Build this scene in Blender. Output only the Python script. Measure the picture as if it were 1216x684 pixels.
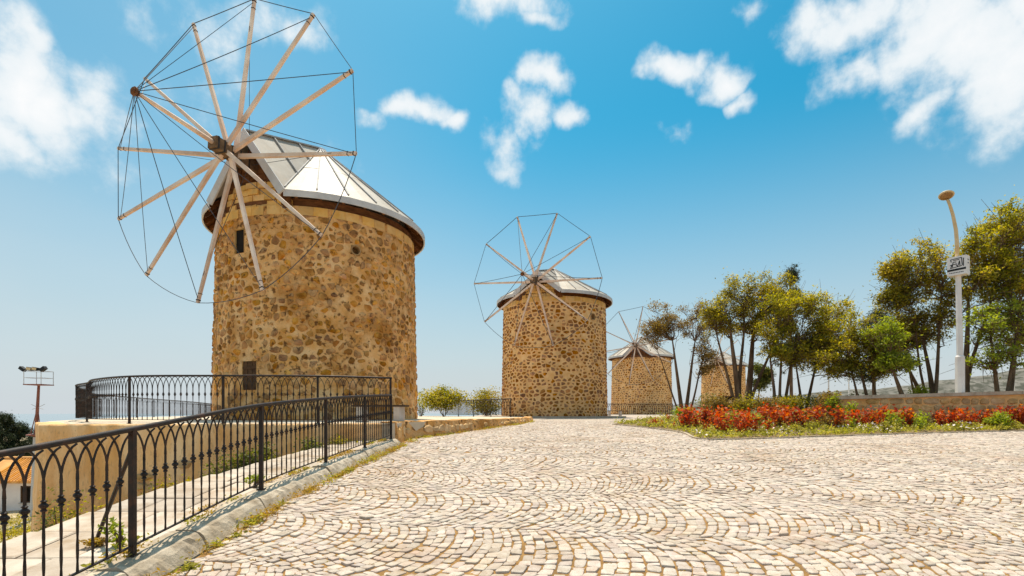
import bpy, math, random
import numpy as np
from mathutils import Vector, Matrix

for o in list(bpy.data.objects):
    bpy.data.objects.remove(o, do_unlink=True)
scene = bpy.context.scene
col = scene.collection
rad = math.radians

# ------------------------------------------------------------------ camera
# eye level is z = 0, y runs into the picture, x to the right
FPX, PCX, PHY = 620.0, 608.0, 490.0          # focal length / centre / horizon in photo pixels
cam = bpy.data.cameras.new('camera')
cam.sensor_width = 36.0
cam.lens = 36.0 * FPX / 1216.0
cam.shift_y = (PHY - 342.0) / 1216.0
cam.clip_start = 0.05
cam.clip_end = 20000.0
camo = bpy.data.objects.new('camera', cam)
camo.location = (0, 0, 0)
camo.rotation_euler = (rad(90), 0, 0)
col.objects.link(camo)
scene.camera = camo

# ------------------------------------------------------------------ light
SUN_EL, SUN_AZ = 70.0, -16.0                 # azimuth from +y, negative = to the left
SUN_STRENGTH, SKY_STRENGTH, EXPOSURE = 3.2, 0.088, 0.9
sdir = Vector((math.sin(rad(SUN_AZ)) * math.cos(rad(SUN_EL)),
               math.cos(rad(SUN_AZ)) * math.cos(rad(SUN_EL)), math.sin(rad(SUN_EL))))
sun = bpy.data.lights.new('sun', 'SUN')
sun.energy = SUN_STRENGTH
sun.angle = rad(0.55)
sun.color = (1.0, 0.90, 0.75)
suno = bpy.data.objects.new('sun', sun)
suno.location = (-20, 30, 60)
suno.rotation_euler = (-sdir).to_track_quat('-Z', 'Y').to_euler()
col.objects.link(suno)

scene.view_settings.view_transform = 'Standard'
scene.view_settings.look = 'None'
scene.view_settings.exposure = EXPOSURE
scene.view_settings.gamma = 1.0
scene.view_settings.use_curve_mapping = False


class NT:
    """tiny helper to write node trees"""
    def __init__(self, tree):
        self.t = tree
        self.t.nodes.clear()

    def n(self, kind, **kw):
        nd = self.t.nodes.new('ShaderNode' + kind)
        for k, v in kw.items():
            setattr(nd, k, v)
        return nd

    def link(self, a, b):
        self.t.links.new(a, b)

    def set(self, sock, v):
        if isinstance(v, bpy.types.NodeSocket):
            self.link(v, sock)
        else:
            sock.default_value = v

    def math(self, op, a, b=None, c=None, clamp=False):
        nd = self.n('Math', operation=op, use_clamp=clamp)
        self.set(nd.inputs[0], a)
        if b is not None:
            self.set(nd.inputs[1], b)
        if c is not None:
            self.set(nd.inputs[2], c)
        return nd.outputs[0]

    def vmath(self, op, a, b=None):
        nd = self.n('VectorMath', operation=op)
        self.set(nd.inputs[0], a)
        if b is not None:
            self.set(nd.inputs[1], b)
        return nd

    def mix(self, fac, a, b, blend='MIX'):
        nd = self.n('Mix', data_type='RGBA', blend_type=blend)
        self.set(nd.inputs[0], fac)
        for s, v in ((nd.inputs[6], a), (nd.inputs[7], b)):
            if isinstance(v, (tuple, list)):
                v = tuple(v) + (1.0,) if len(v) == 3 else tuple(v)
            self.set(s, v)
        return nd.outputs[2]

    def noise(self, vec, scale, detail=4, rough=0.55, dist=0.0):
        nd = self.n('TexNoise')
        self.set(nd.inputs['Vector'], vec)
        nd.inputs['Scale'].default_value = scale
        nd.inputs['Detail'].default_value = detail
        nd.inputs['Roughness'].default_value = rough
        nd.inputs['Distortion'].default_value = dist
        return nd.outputs[0]

    def remap(self, v, a, b, c=0.0, d=1.0, smooth=False):
        nd = self.n('MapRange')
        if smooth:
            nd.interpolation_type = 'SMOOTHSTEP'
        self.set(nd.inputs[0], v)
        for i, x in enumerate((a, b, c, d)):
            self.set(nd.inputs[i + 1], x)
        return nd.outputs[0]


# ------------------------------------------------------------------ sky
world = bpy.data.worlds.new('World')
scene.world = world
world.use_nodes = True


def build_world():
    N = NT(world.node_tree)
    out = N.n('OutputWorld')
    bg = N.n('Background')
    N.link(bg.outputs[0], out.inputs[0])
    bg.inputs[1].default_value = SKY_STRENGTH
    sky = N.n('TexSky')
    sky.sky_type = 'NISHITA'
    sky.sun_disc = False
    sky.sun_elevation = rad(SUN_EL)
    sky.sun_rotation = rad(SUN_AZ)
    sky.altitude = 0
    sky.air_density = 1.0
    sky.dust_density = 1.4
    sky.ozone_density = 1.0
    # clear deep Aegean blue high up, pale haze low down
    hs = N.n('HueSaturation')
    hs.inputs['Hue'].default_value = 0.464
    hs.inputs['Saturation'].default_value = 1.62
    hs.inputs['Value'].default_value = 1.0
    N.link(sky.outputs[0], hs.inputs['Color'])
    deep = N.mix(1.0, hs.outputs[0], (.38, .79, .82), 'MULTIPLY')
    tc = N.n('TexCoord')
    d = N.vmath('NORMALIZE', tc.outputs['Generated']).outputs[0]
    sep = N.n('SeparateXYZ')
    N.link(d, sep.inputs[0])
    az = N.math('ARCTAN2', sep.outputs[0], sep.outputs[1])
    el = N.math('ARCSINE', sep.outputs[2])
    ang = N.n('CombineXYZ')
    N.link(az, ang.inputs[0])
    N.link(el, ang.inputs[1])
    # cloud sheet coordinates (direction cut by a plane overhead)
    den = N.math('ADD', N.math('MAXIMUM', sep.outputs[2], 0.0), 0.22)
    pl = N.n('CombineXYZ')
    N.link(N.math('DIVIDE', sep.outputs[0], den), pl.inputs[0])
    N.link(N.math('DIVIDE', sep.outputs[1], den), pl.inputs[1])
    big = N.noise(pl.outputs[0], 1.1, 3, 0.5)
    fine = N.noise(pl.outputs[0], 4.3, 9, 0.58, 0.0)
    wisp = N.noise(ang.outputs[0], 11.0, 12, 0.60, 0.0)
    # where the cumulus stand (azimuth, elevation, half sizes in degrees, weight)
    px = [(20, 75, 75, 75, 1.0), (95, 130, 75, 52, .9), (30, 25, 50, 34, .9), (0, 150, 60, 40, .8),
          (590, -4, 100, 42, 1.0), (640, 14, 46, 22, .8),
          (500, 122, 48, 27, .95), (535, 134, 32, 17, .8), (450, 130, 40, 16, .62),
          (645, 96, 46, 36, 1.0), (622, 150, 34, 50, .85), (672, 142, 30, 22, .85), (606, 205, 28, 26, .5),
          (800, 70, 42, 28, .95), (842, 84, 46, 32, 1.0), (866, 112, 26, 20, .75), (788, 152, 24, 30, .56),
          (1010, 30, 100, 50, 1.0), (1100, 45, 120, 62, 1.1), (1185, 95, 95, 70, 1.1), (1010, 85, 46, 34, .9),
          (1105, 128, 44, 30, .85), (1190, 20, 70, 60, 1.0), (900, 10, 46, 26, .6),
          (330, 20, 105, 46, .60), (250, 105, 70, 60, .52), (190, 15, 70, 46, .58), (395, 190, 70, 50, .46),
          (250, 40, 70, 60, .5), (110, 185, 100, 44, .58), (60, 110, 85, 75, 1.0), (115, 105, 80, 60, .95), (600, 170, 40, 44, .8), (1140, 70, 110, 70, 1.0)]
    wn = N.n('TexNoise')
    N.link(ang.outputs[0], wn.inputs['Vector'])
    wn.inputs['Scale'].default_value = 7.0
    wn.inputs['Detail'].default_value = 4
    warp = N.vmath('MULTIPLY', N.vmath('SUBTRACT', wn.outputs['Color'], (.5, .5, .5)).outputs[0], (.17, .13, 0)).outputs[0]
    angw = N.vmath('ADD', ang.outputs[0], warp).outputs[0]
    acc = None
    for (x, y, rx, ry, w) in px:
        X, Z = (x - PCX) / FPX, (PHY - y) / FPX
        a0 = math.atan2(X, 1.0)
        e0 = math.atan2(Z, math.hypot(X, 1.0))
        sa = rx / FPX * math.cos(a0) ** 2
        se = ry / FPX * math.cos(e0) ** 2
        v = N.vmath('SUBTRACT', angw, (a0, e0, 0)).outputs[0]
        v = N.vmath('MULTIPLY', v, (1 / sa, 1 / se, 0)).outputs[0]
        ln = N.vmath('LENGTH', v).outputs[1]
        b = N.remap(ln, 0.1, 1.25, w, 0.0)
        acc = b if acc is None else N.math('MAXIMUM', acc, b)
    # cloud beyond the view, made denser there to add white fill light
    inview = N.math('MULTIPLY', N.remap(N.math('ABSOLUTE', az), 0.85, 1.05, 0, 1), 1.0)
    high = N.remap(el, 0.62, 0.8, 0, 1)
    other = N.math('MAXIMUM', inview, high)
    gen = N.math('MULTIPLY', N.remap(big, 0.42, 0.66, 0, 1.0), other)
    gen = N.math('MULTIPLY', gen, N.remap(el, 0.05, 0.25, 0, 1))
    acc = N.math('MAXIMUM', acc, gen)
    # break the outlines with fractal noise
    nz = N.math('ADD', N.math('MULTIPLY', N.math('SUBTRACT', wisp, 0.5), 1.75),
                N.math('MULTIPLY', N.math('SUBTRACT', fine, 0.5), 0.30))
    dens = N.math('ADD', acc, N.math('MULTIPLY', nz, N.remap(acc, 0.0, 0.35, 0.0, 1.0)))
    cov = N.remap(dens, 0.24, 0.88, 0, 1, smooth=True)
    # cloud light: bright tops, slightly grey-blue thin parts
    shade = N.remap(dens, 0.45, 1.25, 0.0, 1.0)
    ccol = N.mix(shade, (4.6, 5.2, 5.5), (6.1, 6.1, 6.1))
    # humid haze lifts the lowest part of the sky to a pale white-blue
    hz = N.remap(el, -0.03, 0.53, 1.0, 0.0, smooth=True)
    skyc = N.mix(N.math('MULTIPLY', hz, 0.93), deep, (3.95, 4.10, 4.30))
    # thin high veil towards the sun's side
    veil = N.math('MULTIPLY', N.remap(az, 0.12, -0.62, 0.0, 1.0, smooth=True), N.remap(el, 0.30, 0.78, 1.0, 0.35, smooth=True))
    veil = N.math('MULTIPLY', veil, N.remap(big, 0.25, 0.75, 0.35, 0.75))
    skyc = N.mix(N.math('MULTIPLY', veil, 0.62), skyc, (3.9, 4.5, 4.8))
    fin = N.mix(N.math('MULTIPLY', cov, 0.96), skyc, ccol)
    N.link(fin, bg.inputs[0])


build_world()

# ------------------------------------------------------------------ materials
MATS = {}


def mat(name, c1, c2, scale=3.0, detail=5, rough=0.9, bump=0.3, bscale=30.0, rand=0.0, metallic=0.0,
        stain=None, sscale=0.8, samt=0.6, slo=0.5, shi=0.7, spec=0.25, speck=None, kscale=120.0, kamt=0.5,
        bdist=0.02, lo=0.35, hi=0.65, hue=0.0, stretch=None, klo=.58, klod=2):
    m = bpy.data.materials.new(name)
    m.use_nodes = True
    N = NT(m.node_tree)
    out = N.n('OutputMaterial')
    p = N.n('BsdfPrincipled')
    N.link(p.outputs[0], out.inputs[0])
    geo = N.n('NewGeometry')
    pos = geo.outputs['Position']
    if stretch:
        pos = N.vmath('MULTIPLY', pos, stretch).outputs[0]
    info = N.n('ObjectInfo')
    rnd = N.math('FRACT', N.math('ADD', info.outputs['Random'], geo.outputs['Random Per Island']))
    f = N.remap(N.noise(pos, scale, detail), lo, hi)
    c = N.mix(f, c1, c2)
    if stain is not None:
        s = N.remap(N.noise(pos, sscale, 6, 0.65), slo, shi, 0, samt)
        c = N.mix(s, c, stain)
    if speck is not None:
        s = N.remap(N.noise(pos, kscale, klod), klo, klo + .10, 0, kamt)
        c = N.mix(s, c, speck)
    if rand:
        hsn = N.n('HueSaturation')
        N.link(c, hsn.inputs['Color'])
        N.link(N.remap(rnd, 0, 1, 1 - rand, 1 + rand), hsn.inputs['Value'])
        r2 = N.math('FRACT', N.math('MULTIPLY', rnd, 7.31))
        N.link(N.remap(r2, 0, 1, 1 - rand * .5, 1 + rand * .5), hsn.inputs['Saturation'])
        if hue:
            N.link(N.remap(N.math('FRACT', N.math('MULTIPLY', rnd, 13.7)), 0, 1, 0.5 - hue, 0.5 + hue), hsn.inputs['Hue'])
        c = hsn.outputs[0]
    N.link(c, p.inputs['Base Color'])
    p.inputs['Roughness'].default_value = rough
    p.inputs['Metallic'].default_value = metallic
    p.inputs['Specular IOR Level'].default_value = spec
    if bump:
        b = N.n('Bump')
        b.inputs['Strength'].default_value = bump
        b.inputs['Distance'].default_value = bdist
        N.link(N.noise(pos, bscale, 6, 0.6), b.inputs['Height'])
        N.link(b.outputs[0], p.inputs['Normal'])
    MATS[name] = m
    return m


def leafmat(name, cols, trans=0.45, pscale=0.9):
    m = bpy.data.materials.new(name)
    m.use_nodes = True
    N = NT(m.node_tree)
    out = N.n('OutputMaterial')
    geo = N.n('NewGeometry')
    r = N.n('ValToRGB')
    cr = r.color_ramp
    while len(cr.elements) < len(cols):
        cr.elements.new(0.5)
    for i, c in enumerate(cols):
        cr.elements[i].position = i / (len(cols) - 1)
        cr.elements[i].color = tuple(c) + (1,)
    info = N.n('ObjectInfo')
    rr = N.math('FRACT', N.math('ADD', geo.outputs['Random Per Island'], info.outputs['Random']))
    cl = N.remap(N.noise(geo.outputs['Position'], pscale, 2), 0.3, 0.7)
    N.link(N.math('ADD', N.math('MULTIPLY', rr, 0.6), N.math('MULTIPLY', cl, 0.4)), r.inputs[0])
    d = N.n('BsdfPrincipled')
    d.inputs['Roughness'].default_value = 0.55
    d.inputs['Specular IOR Level'].default_value = 0.25
    N.link(r.outputs[0], d.inputs['Base Color'])
    t = N.n('BsdfTranslucent')
    hsn = N.n('HueSaturation')
    hsn.inputs['Value'].default_value = 1.5
    hsn.inputs['Saturation'].default_value = 1.15
    N.link(r.outputs[0], hsn.inputs['Color'])
    N.link(hsn.outputs[0], t.inputs[0])
    mx = N.n('MixShader')
    mx.inputs[0].default_value = trans
    N.link(d.outputs[0], mx.inputs[1])
    N.link(t.outputs[0], mx.inputs[2])
    N.link(mx.outputs[0], out.inputs[0])
    MATS[name] = m
    return m


mat('granite', (.45, .355, .28), (.56, .475, .40), 14, rough=.85, bump=.6, bscale=60, rand=.16, speck=(.26, .18, .12),
    kscale=110, kamt=.7, bdist=.008, stain=(.36, .23, .13), sscale=.8, samt=.7, slo=.5, shi=.75, hue=.01)
mat('joint_sand', (.22, .115, .036), (.38, .215, .075), 14, rough=1, bump=.8, bscale=60, stain=(.13, .075, .03), sscale=3.5,
    samt=.7, bdist=.01)
mat('plaza_far', (.40, .32, .25), (.50, .42, .35), 14, rough=.9, bump=.6, bscale=26, stain=(.33, .23, .13), sscale=9,
    samt=.6, slo=.52, shi=.62, bdist=.02)
mat('kerbstone', (.38, .30, .21), (.56, .47, .36), 5, rough=.92, bump=1.0, bscale=30, rand=.10, stain=(.20, .15, .10),
    sscale=4, samt=.6, speck=(.2, .16, .12), kscale=90, kamt=.4, bdist=.01)
mat('slab', (.43, .34, .26), (.56, .47, .38), 4, rough=.9, bump=.6, bscale=30, rand=.14, stain=(.30, .19, .10), sscale=2.2,
    samt=.7, bdist=.008)
mat('plaster', (.80, .43, .155), (.90, .60, .33), 2.2, rough=.95, bump=.8, bscale=14, stain=(.55, .25, .07), sscale=1.0,
    samt=.85, bdist=.02, speck=(.3, .2, .11), kscale=25, kamt=.35, stretch=(1, 1, .35))
mat('mortar_old', (.82, .405, .115), (.93, .59, .285), 2.4, rough=.95, bump=1.0, bscale=20, stain=(.50, .215, .045), sscale=.75,
    samt=.9, slo=.44, shi=.62, bdist=.06, speck=(.14, .058, .016), kscale=6, kamt=.9, klo=.555, klod=5)
mat('rubble_old', (.55, .225, .055), (.81, .45, .15), 3.5, rough=.95, bump=1.0, bscale=20, rand=.24, stain=(.21, .085, .022),
    sscale=.9, samt=.75, slo=.47, shi=.62, bdist=.06, speck=(.11, .042, .012), kscale=7, kamt=.85, klo=.555, klod=5, hue=.004)
mat('ashlar', (.70, .385, .105), (.82, .52, .20), 4, rough=.93, bump=.7, bscale=26, rand=.12, stain=(.27, .16, .065), sscale=2,
    samt=.5, bdist=.02)
mat('mortar_new', (.80, .43, .15), (.90, .56, .26), 3, rough=.95, bump=.8, bscale=20, stain=(.40, .26, .12), sscale=.6,
    samt=.55, bdist=.03)
mat('rubble_brown', (.25, .09, .022), (.48, .215, .062), 4, rough=.95, bump=.8, bscale=22, rand=.34, hue=.005, bdist=.02)
mat('roof_sheet', (.36, .30, .235), (.44, .385, .32), 1.6, rough=.55, bump=.3, bscale=5, rand=.10, stain=(.50, .37, .25), sscale=1.1,
    samt=.5, slo=.55, shi=.78, spec=.35)
mat('roof_batten', (.30, .285, .27), (.42, .40, .38), 5, rough=.7, bump=.2)
mat('fascia', (.48, .47, .47), (.60, .58, .57), 2, rough=.6, bump=.15, stain=(.38, .32, .27), sscale=1.6, samt=.5)
mat('eave_wood', (.10, .038, .014), (.21, .085, .03), 4, rough=.9, bump=.5, bscale=30, rand=.2, stretch=(1, 1, 4))
mat('hub_wood', (.12, .065, .032), (.23, .14, .075), 8, rough=.85, bump=.6, bscale=40)
mat('iron_band', (.03, .028, .027), (.06, .05, .045), 8, rough=.6, bump=.2, metallic=.4)
mat('spoke_wood', (.74, .50, .36), (.86, .68, .55), 1.6, detail=2, rough=.75, bump=.08, bscale=30, rand=.12, stain=(.42, .21, .10), sscale=.9,
    samt=.55)
mat('wire', (.05, .055, .065), (.09, .10, .12), 10, rough=.6, bump=0)
mat('iron', (.013, .009, .007), (.028, .016, .011), 14, rough=.55, bump=.2, bscale=80, spec=.3, stain=(.10, .036, .015), sscale=9,
    samt=.6, slo=.5, shi=.7, bdist=.004)
mat('shutter', (.06, .03, .014), (.12, .062, .028), 6, rough=.9, bump=.5, bscale=40)
mat('dark', (.012, .009, .007), (.02, .015, .011), 6, rough=1, bump=0)
mat('clay', (.34, .20, .085), (.42, .26, .12), 6, rough=.9, bump=.4)
mat('coping', (.44, .35, .26), (.56, .47, .37), 4, rough=.9, bump=.5, bscale=40, stain=(.26, .18, .11), sscale=3, samt=.5, bdist=.01)
mat('planter_stone', (.52, .30, .115), (.70, .47, .24), 3, rough=.93, bump=.8, bscale=22, rand=.18, stain=(.2, .125, .06), sscale=2.5,
    samt=.5)
mat('soil', (.16, .10, .05), (.27, .19, .10), 5, rough=1, bump=.8, bscale=18)
mat('dry_ground', (.38, .29, .17), (.54, .44, .30), .8, rough=1, bump=.7, bscale=6, stain=(.15, .15, .06), sscale=.35, samt=.7,
    bdist=.08)
mat('terrace_floor', (.52, .42, .30), (.62, .52, .40), 2, rough=.95, bump=.4, bscale=20)
mat('hill', (.125, .115, .095), (.22, .20, .17), .045, rough=1, bump=0, stain=(.06, .06, .042), sscale=.12, samt=.85, slo=.46,
    shi=.56)
mat('bark', (.105, .062, .034), (.22, .14, .085), 7, rough=.95, bump=1.0, bscale=25, stretch=(1, 1, .3), rand=.12)
mat('white_paint', (.74, .70, .68), (.80, .77, .75), 3, rough=.5, bump=.05, spec=.4, stain=(.6, .5, .43), sscale=2, samt=.35)
mat('cream_goldlit', (.62, .44, .22), (.70, .53, .30), 3, rough=.5, bump=.05, spec=.4)  # golden light painted into lamp arm and head; plain cream on floodlight glass
mat('lens', (.30, .17, .07), (.40, .24, .11), 8, rough=.3, bump=.2)  # orange bounce from the ground put into the colour of the lamp's underside
mat('black_print', (.015, .015, .016), (.022, .022, .023), 3, rough=.6, bump=0)
mat('house_wall', (.70, .62, .58), (.78, .71, .67), 1, rough=.9, bump=.2)
mat('roof_tile', (.56, .25, .055), (.70, .36, .10), 2, rough=.85, bump=.2, rand=.15, stain=(.45, .17, .035), sscale=.8, samt=.6)
mat('red_paint', (.20, .065, .045), (.30, .11, .075), 3, rough=.6, bump=.1)
mat('grey_paint', (.45, .44, .44), (.55, .54, .54), 3, rough=.6, bump=.1)
mat('bench_wood', (.045, .028, .018), (.08, .05, .03), 8, rough=.75, bump=.4, bscale=40)
mat('concrete', (.46, .41, .36), (.56, .51, .46), 4, rough=.93, bump=.5, bscale=40)
mat('flower_white', (.72, .58, .55), (.82, .72, .70), 20, rough=.7, bump=0, rand=.1)
leafmat('leaf_yellow', [(.085, .095, .018), (.21, .20, .030), (.42, .345, .052), (.64, .49, .11)], .55)
leafmat('leaf_olive', [(.075, .078, .018), (.21, .185, .032), (.40, .32, .05), (.60, .44, .10)], .52)
leafmat('leaf_dark', [(0.039, 0.051, 0.018), (0.083, 0.098, 0.024), (0.165, 0.165, 0.030), (0.300, 0.255, 0.053)], .4)
leafmat('leaf_pine', [(0.019, 0.032, 0.018), (0.040, 0.056, 0.026), (0.080, 0.088, 0.035)], .25)
leafmat('leaf_brown', [(.09, .055, .022), (.19, .125, .038), (.29, .20, .05), (.40, .24, .08)], .4)
leafmat('leaf_lime', [(0.156, 0.195, 0.026), (0.286, 0.325, 0.046), (0.442, 0.455, 0.078)], .5)
leafmat('leaf_red', [(.14, .11, .025), (.24, .035, .014), (.44, .055, .020), (.56, .11, .032), (.56, .23, .06), (.30, .25, .05)], .45, 2.5)
leafmat('leaf_cover', [(0.135, 0.135, 0.024), (0.270, 0.257, 0.041), (0.432, 0.392, 0.081), (0.567, 0.459, 0.135)], .45, 2.0)
leafmat('leaf_dry', [(.22, .13, .03), (.36, .23, .05), (.46, .31, .07), (.32, .27, .05)], .4, 3)

# ------------------------------------------------------------------ mesh helpers
rng = np.random.default_rng(7)
random.seed(7)


class MB:
    """collects shapes, built as one mesh object"""
    def __init__(self):
        self.v, self.f = [], []

    def add(self, verts, faces):
        k = len(self.v)
        self.v.extend([tuple(map(float, p)) for p in verts])
        self.f.extend([tuple(i + k for i in f) for f in faces])
        return self

    def box(self, c, s, M=None):
        x, y, z = s[0] / 2, s[1] / 2, s[2] / 2
        vs = [Vector((a * x, b * y, d * z)) for a in (-1, 1) for b in (-1, 1) for d in (-1, 1)]
        if M is not None:
            vs = [M @ v for v in vs]
        vs = [(v.x + c[0], v.y + c[1], v.z + c[2]) for v in vs]
        return self.add(vs, [(0, 1, 3, 2), (4, 6, 7, 5), (0, 4, 5, 1), (2, 3, 7, 6), (0, 2, 6, 4), (1, 5, 7, 3)])

    def bar(self, a, b, w0, w1=None, up=(0, 0, 1), h0=None, h1=None, twist=0):
        """tapered rectangular bar from a to b"""
        a, b = Vector(a), Vector(b)
        w1 = w0 if w1 is None else w1
        h0 = w0 if h0 is None else h0
        h1 = (w1 if h0 == w0 else h0) if h1 is None else h1
        d = (b - a).normalized()
        u = Vector(up)
        if abs(d.dot(u)) > .98:
            u = Vector((1, 0, 0))
        s = d.cross(u).normalized()
        u = s.cross(d).normalized()
        vs = []
        for p, w, h in ((a, w0, h0), (b, w1, h1)):
            for sx, sy in ((-1, -1), (1, -1), (1, 1), (-1, 1)):
                vs.append(p + s * (sx * w / 2) + u * (sy * h / 2))
        return self.add(vs, [(0, 1, 2, 3), (7, 6, 5, 4), (0, 4, 5, 1), (1, 5, 6, 2), (2, 6, 7, 3), (3, 7, 4, 0)])

    def tube(self, pts, r, n=6, cap=True, sq=None):
        pts = [Vector(p) for p in pts]
        rs = r if isinstance(r, (list, tuple)) else [r] * len(pts)
        k = len(pts)
        prev = None
        vs, fs = [], []
        for i, p in enumerate(pts):
            t = (pts[min(i + 1, k - 1)] - pts[max(i - 1, 0)])
            if t.length < 1e-9:
                t = Vector((0, 0, 1))
            t.normalize()
            if prev is None:
                u = Vector((0, 0, 1)) if abs(t.z) < .9 else Vector((1, 0, 0))
            else:
                u = prev
            s = t.cross(u)
            if s.length < 1e-6:
                s = t.cross(Vector((0, 1, 0)))
            s.normalize()
            u = s.cross(t).normalized()
            prev = u
            for j in range(n):
                a = 2 * math.pi * (j + .5) / n
                vs.append(p + (s * math.cos(a) + u * math.sin(a)) * rs[i])
        for i in range(k - 1):
            for j in range(n):
                a, b = i * n + j, i * n + (j + 1) % n
                fs.append((a, b, b + n, a + n))
        if cap:
            fs.append(tuple(range(n - 1, -1, -1)))
            fs.append(tuple(range((k - 1) * n, k * n)))
        return self.add(vs, fs)

    def lathe(self, prof, c=(0, 0, 0), n=12):
        vs, fs = [], []
        for (r, z) in prof:
            for j in range(n):
                a = 2 * math.pi * j / n
                vs.append((c[0] + r * math.cos(a), c[1] + r * math.sin(a), c[2] + z))
        for i in range(len(prof) - 1):
            for j in range(n):
                a, b = i * n + j, i * n + (j + 1) % n
                fs.append((a, b, b + n, a + n))
        fs.append(tuple(range(n - 1, -1, -1)))
        fs.append(tuple(range((len(prof) - 1) * n, len(prof) * n)))
        return self.add(vs, fs)

    def mesh(self, name):
        me = bpy.data.meshes.new(name)
        me.from_pydata(self.v, [], self.f)
        me.update()
        return me

    def build(self, name, m, parent=None, smooth=False, loc=None):
        """verts are in world space; local to the parent's own place (or loc for a top-level object)"""
        o0 = Vector(parent_world(parent)) if parent is not None else Vector(loc or (0, 0, 0))
        if o0.length > 0:
            self.v = [(p[0] - o0.x, p[1] - o0.y, p[2] - o0.z) for p in self.v]
        me = self.mesh(name)
        return link(name, me, m, parent, loc, smooth)


def parent_world(p):
    w = Vector((0, 0, 0))
    while p is not None:
        w += p.location
        p = p.parent
    return w


def link(name, me, m=None, parent=None, loc=None, smooth=False):
    if m is not None and len(me.materials) == 0:
        me.materials.append(MATS[m])
    if smooth:
        me.polygons.foreach_set('use_smooth', [True] * len(me.polygons))
    o = bpy.data.objects.new(name, me)
    if parent is not None:
        o.parent = parent
    if loc is not None:
        o.location = loc
    col.objects.link(o)
    return o


def npmesh(name, V, F, m, parent=None, loc=None, smooth=False):
    """V (n,3) array, F list of (k,4) or (k,3) arrays"""
    V = np.asarray(V, dtype=np.float32)
    o0 = parent_world(parent) if parent is not None else Vector(loc or (0, 0, 0))
    V = V - np.array(o0, dtype=np.float32)
    me = bpy.data.meshes.new(name)
    me.vertices.add(len(V))
    me.vertices.foreach_set('co', V.ravel())
    loops = np.concatenate([f.ravel() for f in F]).astype(np.int32)
    sizes = np.concatenate([np.full(len(f), f.shape[1]) for f in F]).astype(np.int32)
    starts = np.concatenate([[0], np.cumsum(sizes)[:-1]]).astype(np.int32)
    me.loops.add(len(loops))
    me.loops.foreach_set('vertex_index', loops)
    me.polygons.add(len(sizes))
    me.polygons.foreach_set('loop_start', starts)
    me.update(calc_edges=True)
    me.validate()
    return link(name, me, m, parent, loc, smooth)


def thing(name, label, cat, loc=(0, 0, 0), group=None):
    o = bpy.data.objects.new(name, None)
    o.empty_display_size = .2
    o.location = loc
    col.objects.link(o)
    return tag(o, label, cat, group)


def tag(o, label=None, cat=None, group=None, kind=None):
    if label:
        o['label'] = label
    if cat:
        o['category'] = cat
    if group:
        o['group'] = group
    if kind:
        o['kind'] = kind
    return o


def struct_empty(name, loc=(0, 0, 0)):
    o = bpy.data.objects.new(name, None)
    o.location = loc
    col.objects.link(o)
    o['kind'] = 'structure'
    return o


def interp(xs, ys):
    xs, ys = np.array(xs, float), np.array(ys, float)
    h = np.diff(xs)
    dl = np.diff(ys) / h
    m = np.zeros(len(xs))
    m[1:-1] = [0 if a * b <= 0 else 2 * a * b / (a + b) for a, b in zip(dl[:-1], dl[1:])]
    m[0], m[-1] = dl[0], dl[-1]

    def f(x):
        x = np.asarray(x, float)
        i = np.clip(np.searchsorted(xs, x) - 1, 0, len(xs) - 2)
        t = np.clip((x - xs[i]) / h[i], -2, 1)
        t2, t3 = t * t, t * t * t
        return ((2 * t3 - 3 * t2 + 1) * ys[i] + (t3 - 2 * t2 + t) * h[i] * m[i] + (-2 * t3 + 3 * t2) * ys[i + 1]
                + (t3 - t2) * h[i] * m[i + 1])
    return f


# heights below the eye along the uphill square
road = interp([0, 2, 4.1, 6.14, 8.05, 10, 12, 15, 20, 28, 36, 60, 90, 140],
              [-1.73, -1.505, -1.28, -1.06, -.93, -.83, -.745, -.63, -.47, -.36, -.31, -.2, -.1, -.1])
KERB = .15
railx = interp([0, 4.1, 6.14, 8.05, 10, 11.9], [-3.02, -2.98, -2.95, -2.87, -2.82, -2.75])
TERR = -.25


def rh(y):
    return float(road(y))


def kh(y):
    return rh(y) + KERB


def sstep(x, a, b):
    t = np.clip((np.asarray(x, float) - a) / (b - a), 0, 1)
    return t * t * (3 - 2 * t)


def inpoly(x, y, poly):
    x, y = np.asarray(x, float), np.asarray(y, float)
    c = np.zeros(x.shape, bool)
    n = len(poly)
    for i in range(n):
        x1, y1 = poly[i]
        x2, y2 = poly[(i + 1) % n]
        cond = ((y1 > y) != (y2 > y))
        xi = (x2 - x1) * (y - y1) / ((y2 - y1) if y2 != y1 else 1e-9) + x1
        c ^= cond & (x < xi)
    return c


def polyline(pts, step):
    """resample a plan polyline with Catmull-Rom smoothing"""
    P = np.array(pts, float)
    Q = np.vstack([2 * P[0] - P[1], P, 2 * P[-1] - P[-2]])
    out = []
    for i in range(1, len(Q) - 2):
        for t in np.linspace(0, 1, 16, endpoint=False):
            a, b, c, d = Q[i - 1], Q[i], Q[i + 1], Q[i + 2]
            out.append(.5 * ((2 * b) + (-a + c) * t + (2 * a - 5 * b + 4 * c - d) * t * t + (-a + 3 * b - 3 * c + d) * t ** 3))
    out.append(P[-1])
    out = np.array(out)
    L = np.concatenate([[0], np.cumsum(np.linalg.norm(np.diff(out, axis=0), axis=1))])
    n = max(2, int(round(L[-1] / step)) + 1)
    s = np.linspace(0, L[-1], n)
    return np.stack([np.interp(s, L, out[:, k]) for k in range(out.shape[1])], 1)


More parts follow.
